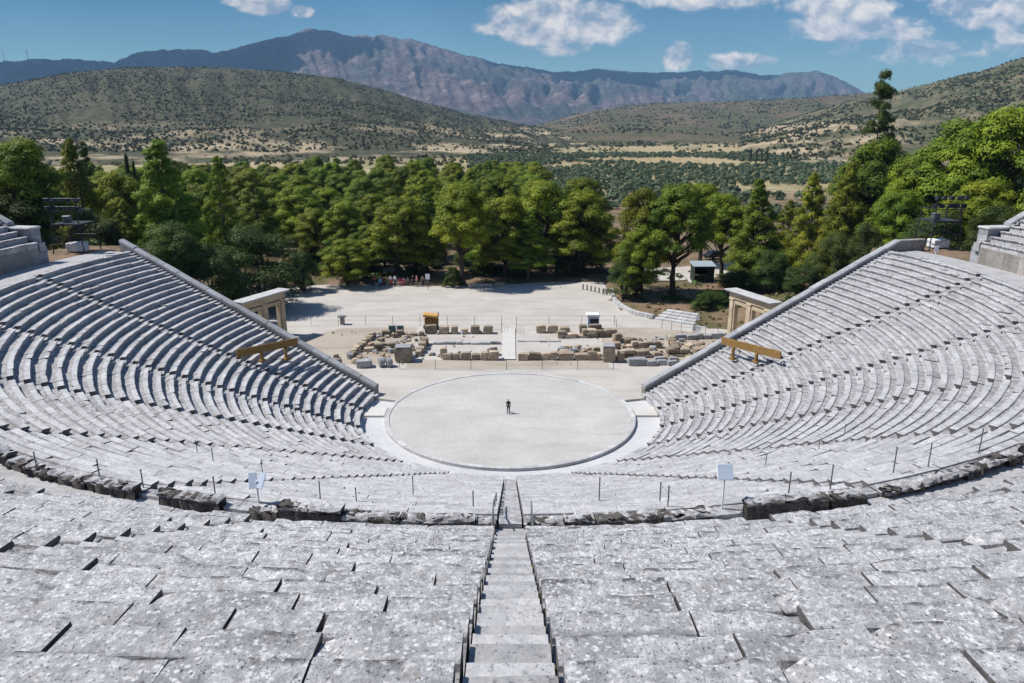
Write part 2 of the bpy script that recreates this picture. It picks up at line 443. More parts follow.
def block(mb, r, prof, a0, a1, nseg, rng, dr, dz, tilt, rough, taper=(0, 0), chip=None):
    """one seat stone between angles a0 and a1; prof is a list of (dr, dz) from the riser foot over the lip to the back foot"""
    k = len(prof); vs = []; fs = []
    ox = rng.uniform(0, 500)
    for j in range(nseg + 1):
        f = j / nseg
        for q, (pr, pz) in enumerate(prof):
            e = max(0, pr) / prof[-1][0]
            b0 = a0 + taper[0] * e / r; b1 = a1 - taper[1] * e / r
            a = b0 + (b1 - b0) * f
            x = pr + dr; z = pz + dz + tilt * (f - .5)
            if rough and 0 < q < k - 1:
                x += rough * mnoise.noise(Vector((ox + f * nseg * .55, q * .7, 0)))
                z += rough * .55 * mnoise.noise(Vector((ox + f * nseg * .5, q * .9, 7)))
            if rough > .03 and q in (2, 3, 4):
                bt = mnoise.noise(Vector((ox + f * nseg * .9, 3.3, 1)))
                if bt > .28: x += .09 * (bt - .1); z -= .05 * (bt - .1)
            if chip and q in (2, 3, 4) and ((chip == 1 and j == 0) or (chip == 2 and j == nseg)):
                z -= .07; x += .05
            rr = r + x
            vs.append((rr * math.sin(a), -rr * math.cos(a), z))
    for j in range(nseg):
        for q in range(k - 1): fs.append((j * k + q, j * k + q + 1, (j + 1) * k + q + 1, (j + 1) * k + q))
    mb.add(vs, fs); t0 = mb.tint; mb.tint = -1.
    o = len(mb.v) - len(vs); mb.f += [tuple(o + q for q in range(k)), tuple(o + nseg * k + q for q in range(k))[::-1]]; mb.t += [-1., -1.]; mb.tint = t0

def seat_row(r, depth, zt, rise, pL, pR, hL, hR, rng, blen, near):
    mb = MB(); aL = pL + hL / r; aR = pR - hR / r
    sd = depth * .46
    prof = [(.11, -rise - .25), (.11, -.15), (.02, -.10), (0., -.035), (.02, 0.), (sd, 0.), (sd + .02, -.05), (depth + .11, -.055), (depth + .12, -rise - .25)]
    prof = [(q[0], q[1] + zt) for q in prof]
    cuts = [aL]
    while True:
        nxt = cuts[-1] + rng.uniform(.7, 1.35) * blen / r
        if nxt > aR - .45 * blen / r: break
        cuts.append(nxt)
    cuts.append(aR)
    for i in range(len(cuts) - 1):
        a, b = cuts[i], cuts[i + 1]; L = (b - a) * r; mb.tint = rng.random()
        big = .62 if near else .2
        def gap(): return (rng.uniform(.010, .030) if rng.random() < big else rng.uniform(.001, .005))
        g0 = gap() if i > 0 else 0; g1 = gap() if i < len(cuts) - 2 else 0
        ns = max(1, int(L / .22)) if near else max(1, int(round(L / 1.1)))
        dr = rng.gauss(0, .009); dz = rng.gauss(0, .007) - (rng.uniform(.02, .06) if rng.random() < .04 else 0)
        if i in (0, len(cuts) - 2): dr += rng.gauss(0, .02)
        chip = rng.choice((1, 2)) if rng.random() < .20 else None
        tp = (rng.uniform(-.01, .012) if g0 > .01 else 0, rng.uniform(-.01, .012) if g1 > .01 else 0)
        block(mb, r, prof, a + g0 / r, b - g1 / r, ns, rng, dr, dz, rng.gauss(0, .006), .034 if near else .022, tp, chip)
    return mb

rng = random.Random(21)
GL = 'seating wedges of the lower tier'; GU = 'seating wedges of the upper tier'
def side_words(k, n):
    # k counts wedges outward from the central stair, n is the last
    return k
for k in range(-6, 6):
    pL = k * LSTEP; pR = (k + 1) * LSTEP; mid = (pL + pR) / 2
    side = 'left' if k < 0 else 'right'; i = (-k - 1) if k < 0 else k
    if i == 5: lab = f'lower tier wedge of limestone seat rows, {side}most one, beside the {side} retaining wall'
    elif i == 0: lab = f'lower tier wedge of limestone seat rows just {side} of the central stair'
    else: lab = f'lower tier wedge of limestone seat rows, {ORD[i]} to the {side} of the central stair'
    w = thing('seating_wedge', lab, 'seating', (12.3 * math.sin(mid), -12.3 * math.cos(mid), 0), GL)
    for j in range(LN):
        r = LR0 + j * LD
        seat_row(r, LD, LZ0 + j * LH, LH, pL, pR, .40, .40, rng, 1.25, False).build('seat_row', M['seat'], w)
    # high backs of the topmost row, seen from behind
    r = LR0 + LN * LD - .06; zt = LZ0 + (LN - 1) * LH
    a = pL + .5 / r
    while a < pR - .6 / r:
        L = rng.uniform(.7, 2.4); b = min(a + L / r, pR - .4 / r)
        if abs(a) > R(72): pass
        elif rng.random() < .98:
            h = rng.choice((.02, .06, .1, .15, .2, .3)) * rng.uniform(.85, 1.1); mb = MB(); mb.tint = rng.random()
            prof = [(.0, -.5), (.0, h * .6), (.01, h * .95), (.05, h), (.32, h), (.36, h * .92), (.33, h * .4), (.36, -.5)]
            block(mb, r, [(q[0], q[1] + zt) for q in prof], a, b - .03 / r, max(2, int((b - a) * r / .1)), rng, rng.gauss(0, .05), rng.gauss(0, .02), rng.gauss(0, .12), .24, (0, 0), rng.choice((1, 2, None)))
            sbk = mb.build('seat_back', M['weathered'], w, True)
            mb = MB(); mb.tint = rng.random()
            block(mb, r, [(q[0], q[1] + zt) for q in [(-.03, h - .05), (-.05, h + .02), (-.01, h + .05), (.33, h + .05), (.38, h + .02), (.36, h - .05)]], a, b - .03 / r, max(2, int((b - a) * r / .15)), rng, 0, -.03, rng.gauss(0, .05), .2)
            mb.build('cap', M['seat_lichen'], sbk)
        a = b + (rng.uniform(.3, 1.2) / r if rng.random() < .2 else 0)

for k in range(-11, 11):
    pL = k * USTEP; pR = (k + 1) * USTEP; mid = (pL + pR) / 2
    side = 'left' if k < 0 else 'right'; i = (-k - 1) if k < 0 else k
    if i == 10: lab = f'upper tier wedge of seat rows at the far {side} end, beside the {side} corner pier'
    elif i == 0: lab = f'upper tier wedge of big lichened blocks in the foreground, just {side} of the stair'
    else: lab = f'upper tier wedge of lichened seat blocks, {ORD[i]} to the {side} of the central stair'
    w = thing('seating_wedge', lab, 'seating', (41.0 * math.sin(mid), -41.0 * math.cos(mid), 11.9), GU)
    for j in range(UN):
        r = UR0 + j * UD; near = i < 3
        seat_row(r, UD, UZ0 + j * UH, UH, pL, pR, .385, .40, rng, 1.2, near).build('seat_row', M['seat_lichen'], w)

def stair(phi, n, r0, d, z0, rise, hw, lab, grp, near=False):
    t = thing('stone_stairway', lab, 'stairs', (r0 * math.sin(phi), -r0 * math.cos(phi), z0 - rise), grp)
    mb = MB()
    for j in range(n * 2):
        r = r0 + j * d / 2; z = z0 - rise / 2 + j * rise / 2 + (.075 if r0 > 30 else -.07); mb.tint = rng.random() * .6 + (.4 if j % 2 else 0)
        prof = [(.03, -rise - .3), (.02, -.05), (0., -.02), (.015, 0), (d / 2 + .05, 0), (d / 2 + .06, -rise - .3)]
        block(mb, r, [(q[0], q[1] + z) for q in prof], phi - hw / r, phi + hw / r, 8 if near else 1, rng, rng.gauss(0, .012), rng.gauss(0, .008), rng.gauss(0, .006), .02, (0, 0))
    mb.build('steps', M['stair'] if r0 > 30 else M['seat'], t)
for k in range(-6, 7):
    if k == 0: lab = 'central stone stair running down the lower tier to the orchestra'
    else:
        side = 'left' if k < 0 else 'right'
        lab = (f'stone stair along the {side} retaining wall of the lower tier' if abs(k) == 6 else f'stone stair of the lower tier, {ORD[abs(k)-1]} to the {side} of the central one')
    stair(k * LSTEP, LN, LR0, LD, LZ0, LH, .345, lab, 'stairs of the lower tier')
for k in range(-11, 12):
    if k == 0: lab = 'worn central stone stair descending through the foreground seats'
    else:
        side = 'left' if k < 0 else 'right'
        lab = (f'stone stair at the outer {side} end of the upper tier' if abs(k) == 11 else f'stone stair of the upper tier, {ORD[abs(k)-1]} to the {side} of the central one')
    stair(k * USTEP, UN, UR0, UD, UZ0, UH, .345, lab, 'stairs of the upper tier', k == 0)

# walkway between the tiers and the podium under the upper tier
o = MB(); disc_mb(o, 37.9, 41.1, 11.62, R(-108), R(108), 120); tag(o.build('walkway', M['stair']), 'stone paved walkway between the two tiers', kind='structure')
po = thing('podium_wall', 'stone podium wall carrying the first row of the upper tier', 'wall', (0, -41.05, 11.6))
mb = MB()
for i in range(150):
    a0 = R(-98) + R(196) * i / 150; mb.tint = rng.random()
    block(mb, 41.08, [(0, 11.4), (0, 13.05), (.3, 13.05), (.3, 11.4)], a0, a0 + R(196) / 150 - .0002, 1, rng, 0, 0, 0, 0)
mb.build('wall_stones', M['masonry'], po)

# ------------------------------------------------------------------ retaining walls
def wall(side, ang, r0, r1, z0, z1, off, th, lab, base=-.5, course=True):
    """retaining wall along the radial line at ang above the x axis, sloping coping"""
    d = Vector((side * math.cos(R(ang)), math.sin(R(ang)), 0)); nrm = Vector((-side * math.sin(R(ang)), math.cos(R(ang)), 0))
    w = thing('retaining_wall', lab, 'wall', tuple(d * r0 + nrm * off), 'retaining walls')
    mb = MB(); rr = random.Random(int(r0 * 7 + side))
    n = int((r1 - r0) / 1.0)
    zc = lambda r: z0 + (z1 - z0) * (r - r0) / (r1 - r0)
    for i in range(n):                                    # masonry body in staggered stones
        a = r0 + (r1 - r0) * i / n; b = r0 + (r1 - r0) * (i + 1) / n - .012
        lo = (base if base is not None else zc(a) - 4); nrow = max(1, int((zc(a) - lo) / .5))
        for q in range(nrow):
            zl = lo + (zc(a) - .30 - lo) * q / nrow; zr = lo + (zc(b) - .30 - lo) * q / nrow
            zl2 = lo + (zc(a) - .30 - lo) * (q + 1) / nrow - .012; zr2 = lo + (zc(b) - .30 - lo) * (q + 1) / nrow - .012
            j = rr.uniform(0, .025); mb.tint = rr.random()
            P = []
            for s, (x, za, zb) in ((0, (a, zl, zl2)), (1, (b, zr, zr2))):
                for oo in (off - j, off + th + j): P += [d * x + nrm * oo + Vector((0, 0, za)), d * x + nrm * oo + Vector((0, 0, zb))]
            mb.add(P, [(0, 1, 3, 2), (4, 6, 7, 5), (0, 4, 5, 1), (2, 3, 7, 6), (1, 5, 7, 3), (0, 2, 6, 4)])
    mb.build('masonry', M['masonry'], w)
    mb = MB(); n = int((r1 - r0) / 1.5)
    for i in range(n):                                    # rounded coping stones
        a = r0 + (r1 - r0) * i / n; b = r0 + (r1 - r0) * (i + 1) / n - .025; mb.tint = rr.random(); j = rr.gauss(0, .03)
        pr = [(-.10, -.30), (-.10, -.08), (-.03, .0), (th * .5, .05), (th + .03, .0), (th + .10, -.08), (th + .10, -.30)]
        P = [d * x + nrm * (off + oo) + Vector((0, 0, zc(x) + zz + j)) for x in (a, b) for oo, zz in pr]; k = len(pr)
        mb.add(P, [(q, q + 1, k + q + 1, k + q) for q in range(k - 1)] + [tuple(range(k)), tuple(range(k, 2 * k))[::-1], (0, k, 2 * k - 1, k - 1)])
    mb.build('coping', M['coping'], w)
    return d, nrm
for s, nm in ((-1, 'left'), (1, 'right')):
    d, nrm = wall(s, 17.5, 12.7, 38.9, .95, 12.75, .36, .55, f'sloping retaining wall with grey coping closing the {nm} end of the lower tier')
    if s > 0:                                              # low level return of the wall at the top
        mb = MB(); c = d * 40.6 + nrm * .75
        mb.bevbox((c.x, c.y, 12.0), (3.3, .6, 1.3), math.atan2(d.y, d.x), .05)
        tag(mb.build('parapet', M['masonry']), f'short level parapet of stone at the top end of the {nm} retaining wall', 'wall')
    # corner pier and wall of the upper tier
    pd = Vector((s * math.cos(R(8.6)), math.sin(R(8.6)), 0)); pn = Vector((-s * math.sin(R(8.6)), math.cos(R(8.6)), 0))
    az = math.atan2(pd.y, pd.x)
    pt = thing('corner_pier', f'pale block built corner pier at the front of the upper tier, {nm} side', 'wall', tuple(pd * 42 + Vector((0, 0, 11.5))), 'corner piers of the upper tier')
    mb = MB(); rr = random.Random(5)
    for q in range(3):
        for e in range(3):
            mb.tint = rr.random(); c = pd * (41.75 + e * .86) + pn * -.5
            mb.bevbox((c.x, c.y, 11.75 + q * .5), (.85, 2.6, .495), az, .02)
    mb.build('plinth', M['coping'], pt)
    mb = MB()
    for q in range(3):
        mb.tint = rr.random(); c = pd * 42.9 + pn * .3
        mb.bevbox((c.x, c.y, 13.27 + q * .5), (2.3, 1.1, .495), az, .02)
    mb.build('pier_block', M['coping'], pt)
    mb = MB(); c = pd * 42.9 + pn * .3; mb.bevbox((c.x, c.y, 14.63), (2.5, 1.35, .22), az, .08); mb.build('capstone', M['kerb'], pt)
    wall(s, 8.6, 44.0, 58.5, 15.1, 23.0, .0, .6, f'sloping wall with rounded coping above the corner pier, {nm} end of the upper tier', base=9.)

# ------------------------------------------------------------------ gateways
def gateway(p0, p1, lab):
    """two-bay stone gateway from p0 (near) to p1 (far)"""
    p0 = Vector(p0); p1 = Vector(p1); d = (p1 - p0); L = d.length; d.normalize(); rz = math.atan2(d.y, d.x)
    w = thing('stone_gateway', lab, 'gateway', ((p0 + p1) / 2)[:], 'stone gateways beside the stage')
    H = 4.1; th = .75
    P = lambda s, z: (p0.x + d.x * s, p0.y + d.y * s, z)
    for s in (.45, L / 2, L - .45):
        mb = MB(); rr = random.Random(int(s * 10))
        for q in range(4):
            mb.tint = rr.random(); mb.bevbox(P(s, H * (q + .5) / 4), (.62, th, H / 4 - .01), rz, .02)
        mb.tint = .8; mb.bevbox(P(s, H + .09), (.8, th + .14, .18), rz, .03)
        mb.bevbox(P(s, .12), (.8, th + .12, .24), rz, .03)
        mb.build('pillar', M['gate'], w)
    for s in (.45 + .33 + .11, L / 2 - .42, L / 2 + .42, L - .45 - .44):      # door jambs
        mb = MB(); mb.bevbox(P(s, H * .46), (.2, th * .7, H * .92), rz, .02); mb.build('door_jamb', M['gate'], w)
    for s in (L * .25 + .22, L * .75 - .22):
        mb = MB(); mb.bevbox(P(s, H * .95), (L / 2 - .75, th * .75, H * .1), rz, .02); mb.build('door_lintel', M['gate'], w)
    mb = MB(); mb.tint = .7; mb.bevbox(P(L / 2, H + .48), (L, th, .6), rz, .02); mb.bevbox(P(L / 2, H + .83), (L + .05, th + .08, .1), rz, .02); mb.build('architrave', M['gate'], w)
    mb = MB(); mb.bevbox(P(L / 2, H + .97), (L + .7, th + .75, .18), rz, .05); mb.bevbox(P(L / 2, H + 1.1), (L + .85, th + .95, .09), rz, .03); mb.build('cornice', M['kerb'], w)
gateway((-28.7, 18.6, 0), (-26.0, 24.6, 0), 'left stone gateway with two doorways, in shade behind the left retaining wall')
gateway((27.9, 18.2, 0), (25.4, 24.6, 0), 'right sunlit stone gateway with two doorways behind the right retaining wall')

# ------------------------------------------------------------------ ochre barriers on the seats
def barrier(p0, p1, lab):
    p0 = Vector(p0); p1 = Vector(p1); d = p1 - p0; L = d.length; rz = math.atan2(d.y, d.x)
    w = thing('wooden_barrier', lab, 'barrier', ((p0.x + p1.x) / 2, (p0.y + p1.y) / 2, p0.z - 1.2), 'ochre barriers on the seats')
    c = (p0 + p1) / 2; mb = MB()
    m = Matrix.Rotation(rz, 3, 'Z') @ Matrix.Rotation(-math.atan2(d.z, math.hypot(d.x, d.y)), 3, 'Y')
    mb.bevbox(c, (L, .12, .66), 0, .015, m); mb.build('board', M['ochre'], w)
    for f in (.22, .62):
        q = p0 + d * f; zb = LZ0 + (math.hypot(q.x, q.y) - LR0) / LD * LH - .1
        mb = MB(); mb.bevbox((q.x, q.y, (q.z - .33 + zb) / 2), (.22, .22, max(.2, q.z - .33 - zb)), rz, .02)
        mb.bevbox((q.x, q.y, zb + .15), (.5, .45, .18), rz, .02); mb.build('leg', M['ochre'], w)
barrier((-18.6, 4.2, 5.05), (-22.0, -1.0, 5.55), 'long ochre wooden barrier board on two legs across the left wing seats')
barrier((18.6, 4.4, 5.05), (21.7, -1.4, 5.5), 'long ochre wooden barrier board on two legs across the right wing seats')

# ------------------------------------------------------------------ ruins of the stage building
rr = random.Random(77)
def stone_block(x, y, sx, sy, sz, lab, rz=0., z=0., m='ruin', grp=None, amp=.1, name='stone_block'):
    mb = MB(); mb.tint = rr.random()
    mb.rock((x, y, z + sz / 2 - .03), (sx, sy, sz), rz, rr, amp, 4)
    return tag(mb.build(name, M[m]), lab, 'stone block', grp)
GB = 'squared blocks in the back row of the ruins'
# (u left, u right, height)
for i, (a, b, h) in enumerate([(483, 492.6, .95), (470.6, 479.4, .95), (461, 467.7, .6), (451, 457.5, .9), (439, 448.6, .9), (424.5, 437, 1.05)]):
    p0 = at_z(a, 334.3); p1 = at_z(b, 334.3)
    stone_block((p0.x + p1.x) / 2, p0.y + .5, p1.x - p0.x, .9, h, f'squared stone block in the back row, {ORD[i]} to the left of the plank walkway', rr.uniform(-.05, .05), 0, 'ruin', GB, .05)
for i, (a, b, h) in enumerate([(536, 546, .95), (547.7, 558, .95), (560, 570, .7), (579.5, 587, .95), (588.5, 602, 1.0)]):
    p0 = at_z(a, 333.5); p1 = at_z(b, 333.5)
    stone_block((p0.x + p1.x) / 2, p0.y + .5, p1.x - p0.x, .9, h, f'squared stone block in the back row, {ORD[i]} to the right of the plank walkway', rr.uniform(-.06, .06), 0, 'ruin', GB, .05)

def ruined_wall(pts, h, th, lab, slen=.9, m='ruin', courses=1, skip=0., rough=.12):
    """low broken wall; every stone a part"""
    w = thing('ruined_wall', lab, 'ruined wall', (pts[0][0], pts[0][1], 0), 'ruined walls of the stage building')
    for i in range(len(pts) - 1):
        a = Vector((*pts[i], 0)); b = Vector((*pts[i + 1], 0)); L = (b - a).length; rz = math.atan2(b.y - a.y, b.x - a.x)
        for q in range(courses):
            s = 0.
            while s < L - .2:
                l = min(slen * rr.uniform(.6, 1.5), L - s)
                if rr.random() >= skip + .22 * q:
                    c = a + (b - a) * ((s + l / 2) / L); hh = h / courses * rr.uniform(.75, 1.2)
                    mb = MB(); mb.tint = rr.random()
                    mb.rock((c.x, c.y + rr.gauss(0, .05), q * h / courses + hh / 2 - .04), (l * .97, th * rr.uniform(.8, 1.1), hh), rz + rr.gauss(0, .03), rr, rough, 3)
                    mb.build('wall_stone', M[m], w)
                s += l
    return w
ruined_wall([(-7.0, 14.7), (-.95, 14.6)], .85, .75, 'low stage wall of brown stones along the strip, left of the plank walkway', .8)
ruined_wall([(.75, 14.6), (9.4, 14.7)], .75, .8, 'low stage wall of squared brown stones along the strip, right of the plank walkway', 1.2)
ruined_wall([(-9.3, 20.2), (-1.0, 20.2)], .28, .5, 'thin kerb of pale stones across the left floor of the ruins', 1.1, 'ruin_grey', 1, .15)
ruined_wall([(.8, 21.2), (5.5, 21.0)], .14, .4, 'very low stone edging across the right floor of the ruins', 1.2, 'ruin_grey', 1, .1)
ruined_wall([(5.3, 22.6), (12.3, 23.3)], .95, .9, 'rough two course wall of tan stones behind the right floor of the ruins', 1.1, 'ruin', 2)
ruined_wall([(-16.2, 23.4), (-9.8, 23.6)], .7, .8, 'rough wall of mixed brown stones at the back of the left cluster', .7, 'ruin', 2)
ruined_wall([(-15.6, 17.6), (-10.2, 18.0)], .9, .8, 'broken wall across the middle of the left cluster', .8, 'ruin', 2, .1)
ruined_wall([(-16.6, 15.0), (-15.6, 23.0)], .7, .7, 'side wall of rough stones at the left edge of the left cluster', .8, 'ruin', 1)
ruined_wall([(-9.6, 15.6), (-9.3, 20.8)], .8, .7, 'side wall of dark stones between the left cluster and the left floor', .8, 'ruin', 1)
ruined_wall([(10.0, 18.3), (16.5, 18.8)], .8, .8, 'broken wall of tan stones behind the tall grey topped block on the right', .9, 'ruin', 2, .1)
ruined_wall([(11.5, 15.4), (19.5, 15.9)], .9, .9, 'front wall of orange brown stones in the right cluster', 1.1, 'ruin', 2, .05)
ruined_wall([(19.3, 16.2), (25.0, 18.8)], .8, .8, 'long pale wall running towards the right retaining wall', 1.2, 'ruin', 1)
ruined_wall([(17.5, 21.8), (24.5, 22.6)], .7, .7, 'line of grey stones in front of the small fence on the right', 1.0, 'ruin_grey', 1)
ruined_wall([(17.3, 15.5), (17.9, 21.0)], .9, .8, 'cross wall of orange stones in the middle of the right cluster', .9, 'ruin', 1)
ruined_wall([(-24.0, 20.0), (-27.0, 23.2)], .7, .7, 'short broken wall at the foot of the left gateway', .9, 'ruin', 1)
# big single pieces
tb = thing('stone_pedestal', 'tall squared brown block with blue grey top at the front of the left cluster', 'pedestal', (-10.9, 14.3, 0), 'tall pedestals of the stage front')
mb = MB(); mb.tint = .35; mb.rock((-10.9, 14.3, .75), (1.75, 1.5, 1.55), .05, rr, .05, 4); mb.build('shaft', M['ruin'], tb)
mb = MB(); mb.bevbox((-10.9, 14.3, 1.57), (1.6, 1.35, .12), .05, .03); mb.build('cap', M['ruin_grey'], tb)
tb = thing('stone_pedestal', 'tall squared grey block with pale sloping top at the front of the right cluster', 'pedestal', (10.1, 14.2, 0), 'tall pedestals of the stage front')
mb = MB(); mb.tint = .4; mb.rock((10.1, 14.2, .8), (1.25, 1.35, 1.65), -.1, rr, .05, 4); mb.build('shaft', M['ruin'], tb)
mb = MB(); mb.bevbox((10.1, 14.2, 1.66), (1.2, 1.25, .12), -.1, .03); mb.build('cap', M['ruin_grey'], tb)
stone_block(-6.9, 15.2, .75, .7, 1.15, 'upright brown stone ending the low stage wall on the left', .1)
stone_block(11.3, 13.9, .7, .6, 1.1, 'upright narrow stone beside the tall grey block on the right', -.1)
stone_block(9.0, 15.8, .8, .7, 1.0, 'upright brown stone behind the tall grey block on the right', .2)
stone_block(-1.9, 16.2, 1.0, .8, .75, 'dark rounded boulder beside the plank walkway', .3, 0, 'weathered', None, .25, 'boulder')
stone_block(11.9, 20.9, .95, .8, 1.0, 'leaning tan stone at the right end of the rough wall', .5, 0, 'ruin', None, .2)
stone_block(13.0, 19.6, 1.0, .8, .9, 'pinkish tan stone lying behind the right cluster', -.4, 0, 'ruin', None, .2)
for i, x in enumerate((-13.1, -12.3)):
    mb = MB(); mb.tube([(x + (-.0), 12.3, .45), (x + .45, 12.5, .45)], .48, 16)
    tag(mb.build('column_drum', M['ruin_grey']), ('pale grey column drum lying before the left pedestal', 'fluted grey column drum lying close against the left pedestal')[i], 'column drum', 'fallen column drums')
stone_block(-14.6, 12.3, 1.6, 1.0, .8, 'pale grey slab block lying in front of the left cluster', .2, 0, 'ruin_grey', None, .12)
stone_block(-18.0, 13.0, 1.7, 1.1, .6, 'broad pale stone lying near the foot of the left retaining wall', -.3, 0, 'ruin_grey', None, .15)
stone_block(12.8, 12.9, 1.9, 1.0, .75, 'squared grey stone right of the right pedestal', .05, 0, 'ruin_grey', None, .08)
for i, (x, y) in enumerate([(14.2, 12.6), (15.3, 12.9), (16.3, 12.7), (15.2, 13.9), (16.6, 13.8)]):
    stone_block(x, y, 1.0, .45, .55, 'grey moulded slab in the small stack right of the right pedestal', .1 + .03 * i, 0, 'ruin_grey', 'grey moulded slabs', .06)
for i, (x, y, s) in enumerate([(18.3, 13.4, 1.2), (20.2, 14.3, 1.0), (21.8, 16.0, 1.1), (20.6, 18.6, 1.0), (22.6, 19.9, .9)]):
    stone_block(x, y, s, s * .8, s * .65, ['orange brown stone nearest the orchestra in the right cluster', 'pale stone beside the orange ones of the right cluster', 'cream stone below the long pale wall on the right', 'tan stone above the long pale wall on the right', 'tan stone under the small fence on the right'][i], .3 * i, 0, 'ruin', None, .2)
# loose rubble, piece by piece
def rubble(n, x0, x1, y0, y1, s0, s1, lab, grp, m='ruin'):
    for i in range(n):
        s = rr.uniform(s0, s1); x = rr.uniform(x0, x1); y = rr.uniform(y0, y1)
        mb = MB(); mb.tint = rr.random(); mb.rock((x, y, s * .28), (s, s * rr.uniform(.6, .9), s * rr.uniform(.5, .8)), rr.uniform(0, 3), rr, .25, 2)
        tag(mb.build('rubble_stone', M[m if rr.random() < .75 else 'ruin_grey']), lab, 'rubble', grp)
rubble(64, -15.4, -9.8, 13.6, 24.0, .22, .75, 'loose rubble stone among the broken walls of the left cluster', 'rubble of the left cluster')
rubble(16, -21.5, -15.5, 12.3, 16.5, .3, .9, 'loose rubble stone on the dust by the left retaining wall', 'rubble by the left wall')
rubble(18, 5.0, 9.5, 16.8, 18.6, .35, .8, 'small rubble stone heaped on the right floor of the ruins', 'rubble heap on the right floor')
rubble(74, 11.0, 22.0, 14.0, 23.0, .22, .8, 'loose rubble stone among the broken walls of the right cluster', 'rubble of the right cluster')
rubble(12, -8.8, -2.0, 15.6, 16.6, .25, .45, 'small stone scattered behind the low stage wall on the left', 'small stones behind the low wall')
rubble(14, -9.0, -1.5, 24.0, 24.9, .25, .5, 'small stone at the foot of the back row of blocks', 'small stones under the back row')
rubble(7, -14.8, 14.8, -11.9, 3.0, .0, .01, '', '') if False else None

mb = MB()
for i in range(13): mb.box((-.12, 14.9 + i * .93, .09), (1.38, .9, .06))
mb.box((-.75, 20.5, .04), (.1, 12.1, .07)); mb.box((.5, 20.5, .04), (.1, 12.1, .07))
tag(mb.build('plank_walkway', M['slab']), 'pale plank walkway crossing the ruins between the two halves of the stage', 'walkway')

# ------------------------------------------------------------------ fences
def fence(pts, h, lab, spacing, grp=None, rails=(.55, 1.0), cat='fence', rad=.022, m='steel'):
    w = thing('rail_fence', lab, cat, (*pts[0], 0), grp)
    for i in range(len(pts) - 1):
        a = Vector((*pts[i], 0)); b = Vector((*pts[i + 1], 0)); n = max(1, int(round((b - a).length / spacing)))
        for k in range(n + (1 if i == len(pts) - 2 else 0)):
            p = a + (b - a) * k / n; mb = MB(); mb.tube([p, p + Vector((0, 0, h))], rad * 1.3, 6); mb.build('post', M[m], w)
        for f in rails:
            mb = MB(); mb.tube([a + Vector((0, 0, h * f - .02)), b + Vector((0, 0, h * f - .02))], rad * .6, 5); mb.build('rail', M[m], w)
fence([(-10.9, 11.4), (10.2, 11.4)], 1.05, 'low metal post and wire fence along the orchestra side of the stage', 3.5, None, (.95, .1), 'fence', .02, 'darksteel')
fence([(-24, 28.2), (-1.0, 28.2), (-1.0, 24.6)], 1.15, 'metal rail fence behind the ruins, left of the plank walkway', 3.2)
fence([(.75, 24.6), (.75, 28.2), (12.6, 28.2), (12.6, 26.5)], 1.15, 'metal rail fence behind the ruins, right of the plank walkway', 3.4)
fence([(18.0, 26.5), (20, 25.2), (25.0, 22.6)], 1.1, 'short metal rail fence on the slope above the right cluster of ruins', 1.5)
mb = MB(); mb.bevbox((21.6, 24.5, .55), (.9, .1, .7), -.4, .01); tag(mb.build('notice_board', M['white']), 'white panel leaning on the short fence right of the ruins', 'panel')

# posts with a cord along the lower edge of the walkway
pts = [(37.5, 468, .75), (100, 476, .75), (143, 483, .6), (215, 491, .6), (320, 495, .6), (413, 490, .75), (473, 503, .5), (599, 497, .9), (660, 496, .6), (668, 501, .6), (789, 491, .75), (831, 484, .8), (894, 470, 1.0), (929, 464, .9), (980, 450, .95), (213, 458, .6), (262, 468, .5), (356, 497, .4), (766, 462, .5), (819, 448, .5), (845, 432, .5), (197, 448, .5)]
for i, (u, v, h) in enumerate(pts):
    h *= .82
    best = None
    for k in range(200):                                   # walk down the ray until it meets the seats
        z = 12.6 - k * .04; p = at_z(u, v, z); r = math.hypot(p.x, p.y)
        zs = LZ0 + (r - LR0) / LD * LH
        if r < 37.6 and z <= zs + .1: best = p; break
        if r >= 37.6 and z < 11.9: best = p; break
    p = best if best is not None else at_z(u, v, 11.8)
    mb = MB(); mb.tube([p - Vector((0, 0, .2)), p + Vector((0, 0, h))], .022, 6); mb.tube([p + Vector((0, 0, h)), p + Vector((0, 0, h + .025))], .032, 6)
    s = 'left' if u < 512 else 'right'
    tag(mb.build('barrier_post', M['postgrey']), f'thin grey metal post standing on the upper seats of the lower tier, {s} half', 'post', f'thin posts below the walkway, {s} half')
hw = thing('handrail', 'thin green grey handrail along the left edge of the central stair at the walkway', 'handrail', (-.5, -38.3, 11.7), 'handrails of the central stair')
mb = MB(); mb.tube([(-.5, -39.9, 12.75), (-.5, -37.9, 12.5), (-.5, -33.6, 10.5)], .025, 6); mb.build('rail', M['postgrey'], hw)
for y, z in ((-39.7, 11.6), (-38.2, 11.5), (-36, 10.6), (-33.8, 9.6)):
    mb = MB(); mb.tube([(-.5, y, z), (-.5, y, z + .98)], .02, 6); mb.build('post', M['postgrey'], hw)
hw = thing('handrail', 'thin grey handrail of two posts along the right edge of the central stair', 'handrail', (.5, -38.3, 11.7), 'handrails of the central stair')
mb = MB(); mb.tube([(.62, -39.6, 12.7), (.62, -38.2, 12.7)], .022, 6); mb.build('rail', M['postgrey'], hw)
for y, z in ((-39.6, 11.6), (-38.2, 11.5)):
    mb = MB(); mb.tube([(.62, y, z), (.62, y, z + 1.1)], .022, 6); mb.build('post', M['postgrey'], hw)

